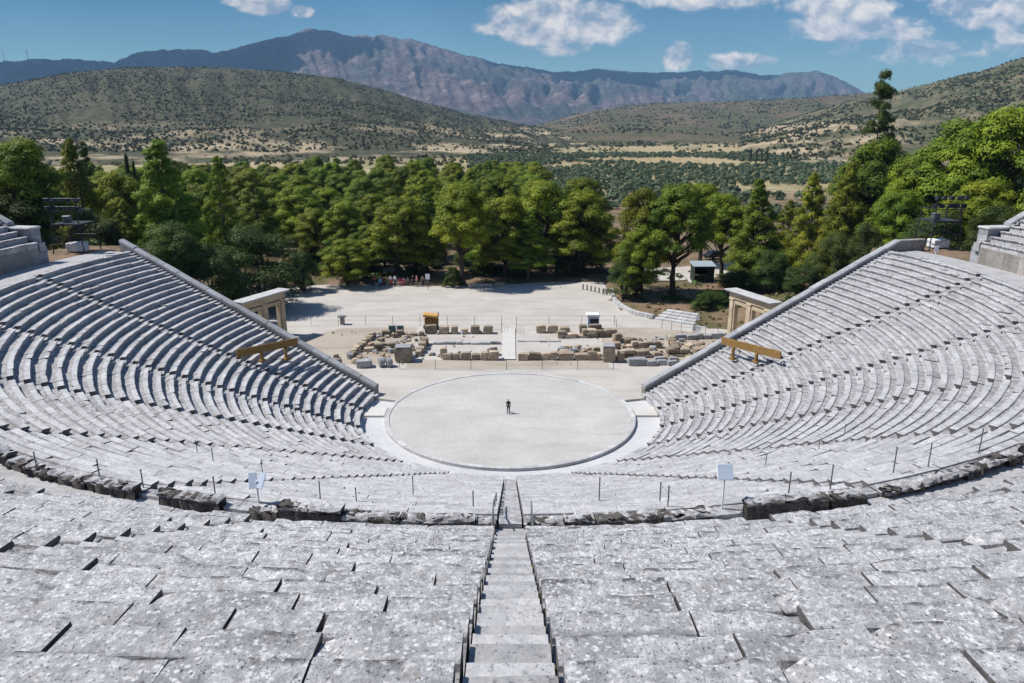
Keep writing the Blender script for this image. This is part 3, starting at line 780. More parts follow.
def lectern(x, y, z, w, hgt, h, lab, tilt=.35, rz=0, fold=False):
    t = thing('info_sign', lab, 'sign', (x, y, z))
    mb = MB(); mb.tube([(x, y, z), (x, y, z + hgt)], .03, 8); mb.bevbox((x, y, z + .03), (.3, .3, .05), 0, .01); mb.build('post', M['white'], t)
    c = Vector((x, y, z + hgt)); m = Matrix.Rotation(rz, 3, 'Z') @ Matrix.Rotation(tilt, 3, 'X')
    if fold:
        for s, a in ((-1, .25), (1, -.35)):
            mm = Matrix.Rotation(rz + a, 3, 'Z') @ Matrix.Rotation(tilt, 3, 'X'); mb = MB(); mb.bevbox(c + Vector((s * w * .25, .02, 0)), (w * .5, .03, h), 0, .006, mm); mb.build('panel', M['palepanel'], t)
    else:
        mb = MB(); mb.bevbox(c, (w, .03, h), 0, .006, m); mb.build('panel', M['palepanel'], t)
        mb = MB(); mb.bevbox(c + m @ Vector((0, .028, 0)), (w * 1.06, .02, h * 1.05), 0, .006, m); mb.build('frame', M['white'], t)
p = at_dist(722, 507, -37.0); lectern(p.x, p.y, 11.62, .46, 1.42, .48, 'pale blue information sign on a white post, beside the walkway on the right', -.55, .0)
p = at_dist(257, 485, -36.6); lectern(p.x, p.y, 11.5, .50, 1.05, .50, 'pale blue folded information sign low on the seats, left of the centre', -.6, .0, True)

# ------------------------------------------------------------------ small things on the terrace
t = thing('work_cart', 'small ochre work cart with yellow sloping cover behind the back row of blocks', 'cart', (-9.3, 26.6, 0))
mb = MB(); mb.bevbox((-9.3, 26.6, .85), (1.55, 1.0, .95), 0, .03); mb.build('body', M['ochre'], t)
mb = MB(); m = Matrix.Rotation(.12, 3, 'Y'); mb.bevbox((-9.35, 26.6, 1.62), (1.8, 1.25, .35), 0, .08, m); mb.build('cover', M['yellow'], t)
for x in (-9.95, -8.65):
    mb = MB(); mb.tube([(x, 26.05, .3), (x, 26.15, .3)], .3, 14); mb.build('wheel', M['rubber'], t)
mb = MB(); mb.tube([(-8.5, 26.5, .5), (-8.45, 26.5, 2.1)], .04, 6); mb.build('handle', M['brownwood'], t)
t = thing('covered_crate', 'white covered crate with blue grey front behind the right back row of blocks', 'crate', (9.8, 26.4, 0))
mb = MB(); mb.bevbox((9.8, 26.4, .85), (1.35, .9, 1.65), 0, .03); mb.build('body', M['palepanel'], t)
mb = MB(); mb.bevbox((9.75, 26.4, 1.75), (1.6, 1.1, .3), 0, .08); mb.build('cover', M['white'], t)
mb = MB(); mb.bevbox((9.9, 25.92, 1.1), (1.0, .03, .5), 0, .005); mb.build('front_panel', M['darksteel'], t)
for i, u in enumerate((392.5, 400.5)):
    p = at_z(u, 334.5); mb = MB(); mb.bevbox((p.x, p.y, .55), (.82, .15, 1.05), 0, .02); mb.bevbox((p.x, p.y + .02, .05), (.9, .4, .08), 0, .01)
    tag(mb.build('notice_board', M['teal']), ('left one of two green grey boards standing at the back of the left cluster', 'right one of two green grey boards standing at the back of the left cluster')[i], 'board', 'green grey boards')
t = thing('info_table', 'grey table shaped information stand by the fence on the left of the ruins', 'stand', (-20.3, 28.6, 0))
mb = MB(); mb.bevbox((-20.3, 28.6, .45), (.5, .4, .9), 0, .02); mb.build('foot', M['steel'], t)
mb = MB(); mb.bevbox((-20.3, 28.6, .97), (.95, .7, .12), 0, .02); mb.build('top', M['steel'], t)
# the curved kerb wall and steps on the right
def bez(P, n):
    out = []
    for i in range(len(P) - 1):
        p0 = Vector(P[max(i - 1, 0)]); p1 = Vector(P[i]); p2 = Vector(P[i + 1]); p3 = Vector(P[min(i + 2, len(P) - 1)])
        for k in range(n):
            t_ = k / n; out.append(.5 * ((2 * p1) + (p2 - p0) * t_ + (2 * p0 - 5 * p1 + 4 * p2 - p3) * t_ ** 2 + (3 * p1 - p0 - 3 * p2 + p3) * t_ ** 3))
    return out + [Vector(P[-1])]
w = thing('kerb_wall', 'low pale kerb wall curving round the pine mound on the right', 'wall', (14.4, 41, 0))
C = bez([(14.7, 46.5, 0), (14.3, 41, 0), (14.7, 36.8, 0), (15.8, 33.4, 0), (17.9, 31.1, 0)], 6); mb = MB()
for i in range(len(C) - 1):
    a, b = C[i], C[i + 1]; mb.tint = rr.random(); c = (a + b) / 2
    mb.bevbox((c.x, c.y, .15), ((b - a).length * .99, .55, .75), math.atan2(b.y - a.y, b.x - a.x), .04)
mb.build('kerb_stones', M['kerb'], w)
w = thing('stone_steps', 'four broad pale stone steps climbing the mound on the right', 'steps', (20, 29.5, 0))
d = Vector((22.3 - 17.9, 27.9 - 31.1, 0)).normalized(); n_ = Vector((-d.y, d.x, 0))
for i in range(4):
    c = Vector((20.1, 29.5, 0)) + n_ * (.25 + i * .75); mb = MB(); mb.tint = rr.random()
    L = 5.3 - i * .35; nn = 4
    for k in range(nn):
        q = c + d * ((k + .5) / nn - .5) * L; mb.tint = rr.random()
        mb.bevbox((q.x, q.y, .02 + i * .2), (L / nn - .02, .75, .34), math.atan2(d.y, d.x), .03)
    mb.build('step', M['kerb'], w)
t = thing('info_sign', 'small white sign on a post at the right end of the stone steps', 'sign', (22.3, 27.0, 0))
mb = MB(); mb.tube([(22.3, 27.0, 0), (22.3, 27.0, 1.3)], .04, 8); mb.build('post', M['steel'], t)
mb = MB(); mb.bevbox((22.3, 26.95, 1.2), (.5, .04, .6), .2, .01); mb.build('panel', M['white'], t)

# kiosk
kx, ky = 29.4, 53.2; kz = ground_z(kx, ky) - .05
t = thing('kiosk', 'dark green wooden kiosk with pale sheet roof under the pines on the right', 'kiosk', (kx, ky, kz))
mb = MB(); mb.bevbox((kx, ky, kz + .08), (4.1, 3.3, .2), 0, .03); mb.build('base_slab', M['kerb'], t)
mb = MB()
for q in range(9): mb.bevbox((kx - 1.45, ky, kz + .3 + q * .27), (.1, 2.6, .26), 0, .01); mb.bevbox((kx + 1.45, ky, kz + .3 + q * .27), (.1, 2.6, .26), 0, .01); mb.bevbox((kx, ky + 1.25, kz + .3 + q * .27), (2.8, .1, .26), 0, .01)
for q in range(4): mb.bevbox((kx, ky - 1.3, kz + .3 + q * .27), (3.0, .1, .26), 0, .01)
mb.bevbox((kx, ky - 1.3, kz + 2.35), (3.0, .1, .3), 0, .01); mb.bevbox((kx + .95, ky - 1.3, kz + 1.75), (1.0, .1, 1.0), 0, .01)
mb.build('board_wall', M['green'], t)
mb = MB(); mb.bevbox((kx - .5, ky - 1.45, kz + 1.33), (1.9, .5, .07), 0, .01); mb.build('counter', M['brownwood'], t)
mb = MB(); mb.bevbox((kx, ky, kz + 2.75), (3.5, 3.1, .1), 0, .02, Matrix.Rotation(.1, 3, 'X')); mb.build('roof', M['roofblue'], t)
# road behind the kiosk and a car on it
rd = [(16, 57), (26, 58.5), (36, 62), (48, 66), (64, 69)]
mb = MB(); vs = []; fs = []
Cr = bez([(*q, 0) for q in rd], 8)
for i, c in enumerate(Cr):
    dd = (Cr[min(i + 1, len(Cr) - 1)] - Cr[max(i - 1, 0)]).normalized(); nn = Vector((-dd.y, dd.x, 0))
    for s in (-5, -2.5, 0, 2.5, 5):
        q = c + nn * s; vs.append((q.x, q.y, max(ground_z(q.x, q.y), ground_z(q.x + 1, q.y), ground_z(q.x - 1, q.y)) + .12))
for i in range(len(Cr) - 1):
    for k in range(4): fs.append((i * 5 + k, i * 5 + k + 1, (i + 1) * 5 + k + 1, (i + 1) * 5 + k))
mb.add(vs, fs); tag(mb.build('road', M['terrace']), 'pale gravel road behind the kiosk', kind='structure')
def car(x, y, rz, lab):
    z = ground_z(x, y) + .12; t = thing('parked_car', lab, 'car', (x, y, z))
    m = Matrix.Rotation(rz, 3, 'Z'); P = lambda a, b, c: tuple(Vector((x, y, z)) + m @ Vector((a, b, c)))
    prof = [(-2.1, .35), (-2.12, .75), (-1.95, .95), (-1.2, 1.0), (1.0, 1.0), (1.9, .85), (2.1, .65), (2.1, .35)]
    def loft(pr, w0, w1, name, mt):
        mb = MB(); k = len(pr); vs = [P(a, s * (w0 if c < .8 else w1), c) for s in (-1, 1) for a, c in pr]
        mb.add(vs, [tuple(range(k))[::-1], tuple(range(k, 2 * k))] + [(q, (q + 1) % k, k + (q + 1) % k, k + q) for q in range(k)]); return mb.build(name, mt, t)
    loft(prof, .86, .84, 'body', M['carblack'])
    loft([(-1.7, .99), (-1.2, 1.43), (.1, 1.45), (.95, .99)], .8, .66, 'cabin_glass', M['glass'])
    loft([(-1.25, 1.425), (-1.15, 1.475), (.05, 1.495), (.15, 1.45)], .67, .66, 'roof', M['carblack'])
    for a in (-1.3, 1.3):
        for s in (-.86, .86):
            mb = MB(); mb.tube([P(a, s - .1, .32), P(a, s + .02 * (1 if s > 0 else -1), .32)], .32, 16); wh = mb.build('wheel', M['rubber'], t)
car(36.6, 72.5, .5, 'dark car parked on the road beyond the kiosk')

# benches, bollards, sign under the trees
def bench(x, y, lab):
    t = thing('stone_bench', lab, 'bench', (x, y, 0), 'benches under the trees')
    mb = MB(); mb.bevbox((x, y, .42), (1.8, .5, .12), 0, .02); mb.build('seat', M['kerb'], t)
    for s in (-.65, .65):
        mb = MB(); mb.bevbox((x + s, y, .17), (.2, .45, .38), 0, .02); mb.build('leg', M['kerb'], t)
for i, u in enumerate((474, 486)):
    p = at_z(u, 287.0); bench(p.x, p.y - .3, ('pale stone bench under the trees right of the twin trunked pine', 'pale stone bench under the trees, farther to the right along the terrace edge')[i])
stone_block(at_z(500, 286).x, at_z(500, 286).y, 1.6, .8, .6, 'broad brown stone lying at the tree edge of the terrace', .1)
for i in range(8):
    u = 583 + i * 4.0; p = at_z(u, 289.5 + i * .9); mb = MB(); mb.tube([(p.x, p.y, -.05), (p.x, p.y, .75)], .09, 8); mb.tube([(p.x, p.y, .75), (p.x, p.y, .82)], [.09, .03], 8)
    tag(mb.build('bollard', M['darksteel']), 'short dark bollard in the row at the far right edge of the terrace', 'bollard', 'row of dark bollards')
gt = thing('tubular_barrier', 'low dark tubular barrier frame at the tree edge, left of the bollards', 'barrier', (at_z(556, 288).x, at_z(556, 288).y, 0))
p = at_z(556, 288); mb = MB(); mb.tube([(p.x - .7, p.y, 0), (p.x - .7, p.y, .9), (p.x + .7, p.y, .9), (p.x + .7, p.y, 0)], .03, 6); mb.build('frame', M['steel'], gt)
p = at_z(428, 290); t = thing('notice_sign', 'pale rectangular notice sign on a pole behind the seated visitors', 'sign', (p.x, p.y, 0))
mb = MB(); mb.tube([(p.x, p.y, 0), (p.x, p.y, 2.4)], .04, 8); mb.build('post', M['steel'], t)
mb = MB(); mb.bevbox((p.x, p.y - .05, 2.0), (.62, .04, .8), 0, .01); mb.build('panel', M['white'], t)

# lighting towers
def tower(x, y, z, lab, seed):
    q = random.Random(seed); t = thing('lighting_tower', lab, 'tower', (x, y, z), 'lighting towers')
    P = lambda a, b, c: Vector((x + a, y + b, z + c)); H = 4.8; hw = lambda c: 1.45 - .28 * c / H
    for sx in (-1, 1):
        for sy in (-1, 1):
            mb = MB(); mb.tube([P(sx * hw(0), sy * hw(0), -.4), P(sx * hw(3.6), sy * hw(3.6), 3.6)], .055, 6); mb.build('leg', M['darksteel'], t)
    mb = MB()
    for c in (1.1, 2.3, 3.5):
        w = hw(c); cs = [P(-w, -w, c), P(w, -w, c), P(w, w, c), P(-w, w, c)]
        for i in range(4): mb.tube([cs[i], cs[(i + 1) % 4]], .035, 5)
    for c0, c1 in ((0, 1.1), (1.1, 2.3)):
        w0, w1 = hw(c0), hw(c1)
        for sy in (-1, 1): mb.tube([P(-w0, sy * w0, c0), P(w1, sy * w1, c1)], .028, 5)
        for sx in (-1, 1): mb.tube([P(sx * w0, w0, c0), P(sx * w1, -w1, c1)], .028, 5)
    mb.build('brace', M['darksteel'], t)
    mb = MB(); mb.bevbox(P(0, 0, 2.36), (2.7, 2.5, .1), 0, .01); mb.build('platform', M['darksteel'], t)
    mb = MB()
    for sx in (-1, 1): mb.tube([P(sx * 1.15, -1.1, 2.4), P(sx * 1.2, -1.1, 4.9)], .045, 6)
    for c in (4.0, 4.75): mb.tube([P(-1.75, -1.1, c), P(1.75, -1.1, c)], .04, 6)
    mb.build('lamp_frame', M['darksteel'], t)
    for c in (3.95, 4.7):
        for i in range(5):
            a = -1.4 + i * .7 + q.uniform(-.1, .1); m = Matrix.Rotation(q.uniform(-.5, .5), 3, 'Z') @ Matrix.Rotation(q.uniform(-.5, -.1), 3, 'X')
            mb = MB(); mb.bevbox(P(a, -1.3, c - .12), (.42, .38, .36), 0, .05, m); fl = mb.build('floodlight', M['darksteel'], t)
            mb = MB(); mb.bevbox(Vector(P(a, -1.3, c - .12)) + m @ Vector((0, -.2, 0)), (.34, .02, .28), 0, .005, m); mb.build('lens', M['glass'], fl)
    mb = MB(); mb.bevbox(P(.1, -.1, .1), (1.6, 1.2, .8), .1, .05); mb.build('equipment_box', M['white'], t)
    mb = MB(); mb.bevbox(P(-.5, 0, 2.75), (.7, .6, .6), .2, .05); mb.build('control_box', M['steel'], t)
for sx, nm in ((-1, 'left'), (1, 'right')):
    x, y = (-41.6, 12.9) if sx < 0 else (42.2, 14.9)
    tower(x, y, 11.9, f'dark scaffold lighting tower with floodlights beyond the {nm} end of the walkway', 3 + sx)
for (u, v, y, nm) in ((35, 247, 10.0, 'left'), (936, 256, 6.9, 'right')):
    p = at_dist(u, v, y); t = thing('info_sign', f'small white sign on a short post at the {nm} end of the walkway', 'sign', tuple(p), 'small white signs at the walkway ends')
    mb = MB(); mb.tube([p + Vector((0, 0, -.6)), p + Vector((0, 0, .5))], .035, 6); mb.build('post', M['white'], t)
    mb = MB(); mb.bevbox(p + Vector((0, -.04, .62)), (.36, .04, .5), 0, .015); mb.build('panel', M['white'], t)

# ------------------------------------------------------------------ people
def skin_mesh(name, joints, edges, mats, lvl=1):
    """one continuous body grown over a skeleton; joints: name -> (pos, radius)"""
    keys = list(joints); ix = {k: i for i, k in enumerate(keys)}
    me = bpy.data.meshes.new(name); me.from_pydata([joints[k][0] for k in keys], [(ix[a], ix[b]) for a, b in edges], [])
    ob = bpy.data.objects.new(name, me); COL.objects.link(ob)
    md = ob.modifiers.new('skin', 'SKIN'); md.use_smooth_shade = True
    for i, k in enumerate(keys):
        sv = me.skin_vertices[0].data[i]; r = joints[k][1]; sv.radius = r if hasattr(r, '__len__') else (r, r); sv.use_root = (i == 0)
    sb = ob.modifiers.new('sub', 'SUBSURF'); sb.levels = lvl; sb.render_levels = lvl
    dg = bpy.context.evaluated_depsgraph_get(); dg.update()
    out = bpy.data.meshes.new_from_object(ob.evaluated_get(dg)); bpy.data.objects.remove(ob); out.name = name
    out.materials.clear(); out.materials.append(mats)
    return out
def figure(pose):
    """joint positions of an adult 1.72 m tall, facing -y"""
    J = {}
    if pose == 'stand':
        hip, knee, ank, pel = .90, .48, .08, .95
        J['pelvis'] = ((0, 0, .95), (.15, .115)); J['waist'] = ((0, 0, 1.10), (.13, .10)); J['chest'] = ((0, .01, 1.30), (.165, .12)); J['neck0'] = ((0, .01, 1.44), .075)
        J['neck'] = ((0, 0, 1.50), .055); J['head'] = ((0, -.01, 1.60), (.078, .095)); J['crown'] = ((0, 0, 1.67), (.06, .075))
        for s, n in ((-1, 'l'), (1, 'r')):
            J['hip' + n] = ((s * .09, 0, .88), .095); J['knee' + n] = ((s * .11, -.01 - .04 * (s > 0), .48), .06); J['ank' + n] = ((s * .12, .01 - .06 * (s > 0), .09), .04); J['toe' + n] = ((s * .13, -.14 - .06 * (s > 0), .035), (.045, .03))
            J['sh' + n] = ((s * .18, .01, 1.40), .06); J['elb' + n] = ((s * .24, .03, 1.12), .043); J['wri' + n] = ((s * .25, -.03, .88), .03); J['han' + n] = ((s * .25, -.05, .81), (.036, .02))
    else:
        J['pelvis'] = ((0, 0, .52), (.16, .13)); J['waist'] = ((0, -.01, .68), (.14, .11)); J['chest'] = ((0, -.03, .88), (.165, .12)); J['neck0'] = ((0, -.05, 1.02), .075)
        J['neck'] = ((0, -.06, 1.08), .055); J['head'] = ((0, -.08, 1.18), (.078, .095)); J['crown'] = ((0, -.07, 1.25), (.06, .075))
        for s, n in ((-1, 'l'), (1, 'r')):
            J['hip' + n] = ((s * .10, -.05, .50), .095); J['knee' + n] = ((s * .14, -.46, .50), .065); J['ank' + n] = ((s * .13, -.44, .09), .042); J['toe' + n] = ((s * .14, -.60, .035), (.045, .03))
            J['sh' + n] = ((s * .18, -.04, .98), .06); J['elb' + n] = ((s * .23, -.13, .72), .043); J['wri' + n] = ((s * .13, -.34, .60), .03); J['han' + n] = ((s * .10, -.41, .59), (.036, .02))
    E = [('pelvis', 'waist'), ('waist', 'chest'), ('chest', 'neck0'), ('neck0', 'neck'), ('neck', 'head'), ('head', 'crown')]
    for n in 'lr': E += [('pelvis', 'hip' + n), ('hip' + n, 'knee' + n), ('knee' + n, 'ank' + n), ('ank' + n, 'toe' + n), ('chest', 'sh' + n), ('sh' + n, 'elb' + n), ('elb' + n, 'wri' + n), ('wri' + n, 'han' + n)]
    return J, E
def person_meshes(pose):
    J, E = figure(pose)
    body = skin_mesh('body', J, E, M['skin'])
    # fingers, nose and ears are grown onto the same mesh
    mb = MB()
    for s, n in ((-1, 'l'), (1, 'r')):
        h = Vector(J['han' + n][0]); w = Vector(J['wri' + n][0]); d = (h - w).normalized(); o = Vector((0, 1, 0)) if pose == 'stand' else Vector((1, 0, 0))
        for k in range(4):
            b = h + o * (k - 1.5) * .019; L = (.07, .08, .075, .055)[k]
            mb.tube([b - d * .02, b + d * L * .6, b + d * L - Vector((s * .012, 0, .0))], [.0095, .009, .006], 5)
        mb.tube([h - d * .04 - o * .03, h - o * .055 + d * .01, h - o * .05 + d * .04], [.011, .010, .007], 5)
    hd = Vector(J['head'][0])
    mb.tube([hd + Vector((0, -.085, .025)), hd + Vector((0, -.118, -.01)), hd + Vector((0, -.09, -.02))], [.008, .016, .012], 5)
    for s in (-1, 1): mb.tube([hd + Vector((s * .078, .01, .02)), hd + Vector((s * .09, .015, -.02))], [.02, .012], 5)
    base = len(body.vertices); vs = [tuple(v.co) for v in body.vertices] + mb.v; fs = [tuple(p.vertices) for p in body.polygons] + [tuple(i + base for i in f) for f in mb.f]
    body2 = bpy.data.meshes.new('body'); body2.from_pydata(vs, [], fs); body2.materials.append(M['skin']); body2.polygons.foreach_set('use_smooth', [True] * len(fs))
    def sub(keys, grow, name, lift=None):
        jj = {}
        for k in keys:
            p, r = J[k]; r = r if hasattr(r, '__len__') else (r, r); jj[k] = ((lift or {}).get(k, p), (r[0] + grow, r[1] + grow))
        return skin_mesh(name, jj, [e for e in E if e[0] in jj and e[1] in jj], M['skin'])
    shirt = sub(['pelvis', 'waist', 'chest', 'neck0', 'shl', 'shr', 'elbl', 'elbr'], .016, 'shirt')
    trou = sub(['pelvis', 'hipl', 'hipr', 'kneel', 'kneer', 'ankl', 'ankr'], .014, 'trousers')
    hb = skin_mesh('hair', {'a': (tuple(hd + Vector((0, .03, .0))), (.075, .08)), 'b': (tuple(hd + Vector((0, .012, .07))), (.078, .088)), 'c': (tuple(hd + Vector((0, 0, .105))), (.05, .06))}, [('a', 'b'), ('b', 'c')], M['hair'])
    return dict(body=body2, shirt=shirt, trousers=trou, hair=hb)
PM = {'stand': person_meshes('stand'), 'sit': person_meshes('sit')}
def person(x, y, z, rz, pose, shirt, trou, lab, sc=1., grp=None, hair='hair'):
    t = thing('person', lab, 'person', (x, y, z), grp); t.rotation_euler.z = rz; t.scale = (sc, sc, sc)
    for k, m in (('body', 'skin'), ('shirt', shirt), ('trousers', trou), ('hair', hair)):
        me = PM[pose][k].copy(); me.materials.clear(); me.materials.append(M[m])
        o = bpy.data.objects.new(k, me); COL.objects.link(o); o.parent = t
person(-.14, -.05, .03, 2.9, 'stand', 'cloth_black', 'cloth_black', 'small person in dark clothes standing alone at the centre of the orchestra', .72)
GP = 'visitors under the trees'
low = thing('low_wall', 'low stone bench wall where the visitors sit at the tree edge', 'wall', (-17.3, 51.0, 0))
mb = MB()
for i in range(9): mb.tint = rr.random(); mb.bevbox((-20.2 + i * 1.0, 51.1, .2), (.98, .6, .42), 0, .03)
mb.build('wall_stones', M['masonry'], low)
FL = [
    (380.5, 'stand', 'cloth_blue', 'cloth_navy', 'standing person in a bright blue shirt in front of the seated visitors', 48.6, .3),
    (374, 'stand', 'cloth_red', 'cloth_navy', 'standing person in red behind the one in the blue shirt', 50.6, -.6),
    (384, 'sit', 'cloth_red', 'cloth_black', 'seated person in dark red just right of the blue shirt', 50.8, 0),
    (391, 'stand', 'cloth_whitecloth', 'cloth_red', 'standing person in a white top and red trousers among the seated visitors', 50.2, .4),
    (395.5, 'stand', 'cloth_whitecloth', 'cloth_navy', 'standing person in a white top and dark trousers among the seated visitors', 50.3, -.4),
    (400, 'sit', 'cloth_red', 'cloth_pink', 'seated person in red with pink trousers right of the white tops', 50.8, .2),
    (404, 'sit', 'cloth_pink', 'cloth_red', 'seated person in a pink top near the middle of the group', 50.8, -.1),
    (408, 'sit', 'cloth_grey', 'cloth_black', 'seated person in a grey top right of the pink one', 50.8, .1),
    (413, 'stand', 'cloth_black', 'cloth_black', 'standing person all in black in the right part of the group', 50.2, 1.),
    (417, 'stand', 'cloth_pink', 'cloth_khaki', 'standing person in pink and khaki beside the one all in black', 50.4, -1.),
    (423, 'stand', 'cloth_khaki', 'cloth_black', 'standing person in a khaki top just left of the notice sign', 50.0, .2),
    (427, 'sit', 'cloth_navy', 'cloth_khaki', 'seated person in navy under the notice sign', 50.8, 0)]
for u, pose, s_, t_, lab, y, rz in FL:
    p = at_dist(u, 288, y); zz = 0.0 if pose == 'stand' else -.01
    person(p.x, y if pose == 'stand' else 51.0, zz, rz, pose, s_, t_, lab, 1., GP)

# ------------------------------------------------------------------ trees
def leaf_quads(g, centres, radii, counts, size, tints, nrm_mix=.88, aspect=.34):
    """leaf cards spread through flattened clumps, facing roughly outward"""
    Vs = []; T = []
    for c, r, n, t in zip(centres, radii, counts, tints):
        d = g.normal(size=(n, 3)); d /= np.linalg.norm(d, axis=1)[:, None]
        low = d[:, 2] < -.25; d[low, 2] *= -.6                     # fewer leaves underneath
        rad = g.uniform(.5, 1.22, n) ** .6
        p = c + d * rad[:, None] * r
        nn = d * nrm_mix + g.normal(size=(n, 3)) * (1 - nrm_mix) + np.array([0, 0, .25]); nn /= np.linalg.norm(nn, axis=1)[:, None]
        u = np.cross(nn, g.normal(size=(n, 3))); u /= np.linalg.norm(u, axis=1)[:, None]; w = np.cross(nn, u)
        s = size * g.uniform(.6, 1.3, n)[:, None]
        q = np.stack([p - u * s - w * s * aspect * .4, p + u * s * .2 - w * s * aspect, p + u * s + w * s * aspect * .3, p - u * s * .1 + w * s * aspect], axis=1)
        Vs.append(q.reshape(-1, 3)); T.append(np.clip(t + g.normal(size=n) * .18, 0, 1))
    Vv = np.concatenate(Vs); n = len(Vv) // 4
    return Vv, np.arange(n * 4).reshape(n, 4), np.concatenate(T)

def make_tree(name, kind, seed, foliage_m, bark_m):
    """unit tree: height 12 m, nominal crown width 8 m"""
    g = np.random.default_rng(seed); q = random.Random(seed)
    root = thing(name, '', '', (0, 0, 0)); C = []; Rr = []; N = []; T = []
    H = 12.; tr = MB(); lean = Vector((q.uniform(-.6, .6), q.uniform(-.6, .6), 0))
    axis_pt = lambda z: lean * (z / H) ** 1.5 + Vector((.18 * math.sin(z * .9 + seed), .18 * math.cos(z * .7 + seed), 0)) * min(1, z / 2)
    if kind in ('round', 'high'):
        top = H * .9; nc = 74; zs0 = .24 if kind == 'round' else .44
        for i in range(nc):
            f = zs0 + (1 - zs0) * ((i + q.random()) / nc) ** .85
            env = 4.1 * math.sin(math.pi * min(1, .16 + .80 * ((f - zs0) / (1 - zs0)) ** .8)) ** .65
            a = i * 2.4 + q.uniform(-.5, .5); rad = env * math.sqrt(q.uniform(.25, 1)) * q.uniform(.75, 1.05)
            p = axis_pt(f * top) + Vector((math.cos(a) * rad, math.sin(a) * rad, f * (H - .9)))
            s = q.uniform(.7, 1.2) * (1.1 - .25 * f)
            C.append(np.array(p)); Rr.append(np.array((s * 1.1, s * 1.1, s * .88))); N.append(int(560 * s * s)); T.append(q.uniform(.15, .85))
            if q.random() < .75:
                b = axis_pt(max(1.5, f * top - rad * .75)) + Vector((0, 0, max(1.5, f * top - rad * .75)))
                tr.tube([b, b.lerp(p, .55) + Vector((0, 0, -.15)), p], [.11, .07, .03], 5)
        size = 0.147
    elif kind in ('conic', 'loose'):
        nc = 110 if kind == 'conic' else 70; zs0 = .10 if kind == 'conic' else .2
        for i in range(nc):
            f = zs0 + (1 - zs0) * ((i + q.random()) / nc)
            u = (f - zs0) / (1 - zs0)
            env = 3.9 * (1 - u) ** .8 * (.62 + .38 * min(1, u * 5)) * (1 + .18 * math.sin(f * 27 + seed)) + .15
            a = i * 2.4 + q.uniform(-.6, .6); rad = env * q.uniform(.45, 1.0)
            p = axis_pt(f * H) + Vector((math.cos(a) * rad, math.sin(a) * rad, f * (H - .6) - .12 * rad))
            s = q.uniform(.7, 1.15) * (1.25 - .85 * u)
            C.append(np.array(p)); Rr.append(np.array((s * 1.1, s * 1.1, s * .75))); N.append(int((480 if kind == 'conic' else 400) * s * s + 40)); T.append(q.uniform(.15, .85))
            b = axis_pt(f * H - .3 * rad) + Vector((0, 0, max(.8, f * (H - .6) - .35 * rad)))
            if q.random() < .6: tr.tube([b, p], [.07, .025], 4)
        size = 0.141
    elif kind == 'cypress':
        nc = 60
        for i in range(nc):
            f = .06 + .94 * (i + q.random()) / nc; env = 4. * (.25 + .75 * math.sin(math.pi * min(1, .12 + .9 * f)) ** .8) * (1 - .75 * f ** 3)
            a = i * 2.4; rad = env * q.uniform(.15, .75)
            p = axis_pt(f * H) * .3 + Vector((math.cos(a) * rad, math.sin(a) * rad, f * (H - .4)))
            s = q.uniform(.55, .95)
            C.append(np.array(p)); Rr.append(np.array((s * 1.5, s * 1.5, s * 1.2))); N.append(int(330 * s + 20)); T.append(q.uniform(.1, .9))
        size = 0.154
    elif kind == 'sparse':                                  # tall thin ragged conifer with gaps
        for i in range(120):
            f = .1 + .9 * q.random()
            env = 4.4 * (1 - f) ** .72 * q.uniform(.2, 1.15) + .1
            a = i * 2.4 + q.uniform(-.8, .8)
            p = axis_pt(f * H) + Vector((math.cos(a) * env, math.sin(a) * env, f * (H - .3)))
            s = q.uniform(.4, .8) * (1.2 - .45 * f)
            C.append(np.array(p)); Rr.append(np.array((s * 1.6, s * 1.6, s * .6))); N.append(int(330 * s)); T.append(q.uniform(.1, .8))
            tr.tube([axis_pt(f * H - .2) + Vector((0, 0, f * H - .3)), p], [.05, .02], 4)
        size = 0.147
    else:                                                   # shrub: leaves down to the ground
        for i in range(40):
            a = i * 2.4 + q.uniform(-.5, .5); f = q.random() ** .8; rad = 4. * math.sqrt(1 - f * f * .85) * math.sqrt(q.uniform(.2, 1)) * .85
            p = Vector((math.cos(a) * rad, math.sin(a) * rad, H * (.08 + .8 * f)))
            s = q.uniform(.8, 1.35)
            C.append(np.array(p)); Rr.append(np.array((s, s, s * 1.6))); N.append(int(420 * s)); T.append(q.uniform(.1, .9))
            if i % 3 == 0: tr.tube([Vector((0, 0, -.3)), Vector((0, 0, 1)).lerp(p, .6), p], [.2, .09, .03], 5)
        size = 0.166
    if kind != 'shrub':
        zz = [-.5, 0, .6, 2, 4, 6, 8, 10, 11.3]; r0 = .33 if kind in ('round', 'high') else .26
        tr.tube([axis_pt(max(0, z)) * (.3 if kind == 'cypress' else 1) + Vector((0, 0, z)) for z in zz], [r0 * 1.35, r0 * 1.2, r0, r0 * .88, r0 * .72, r0 * .55, r0 * .4, r0 * .22, .03], 8)
    Vv, Fq, tt = leaf_quads(g, C, Rr, N, size, T)
    np_mesh('crown', Vv, Fq, M[foliage_m], root, tt)
    tr.build('trunk', M[bark_m], root, True)
    return root
PROTO = {}
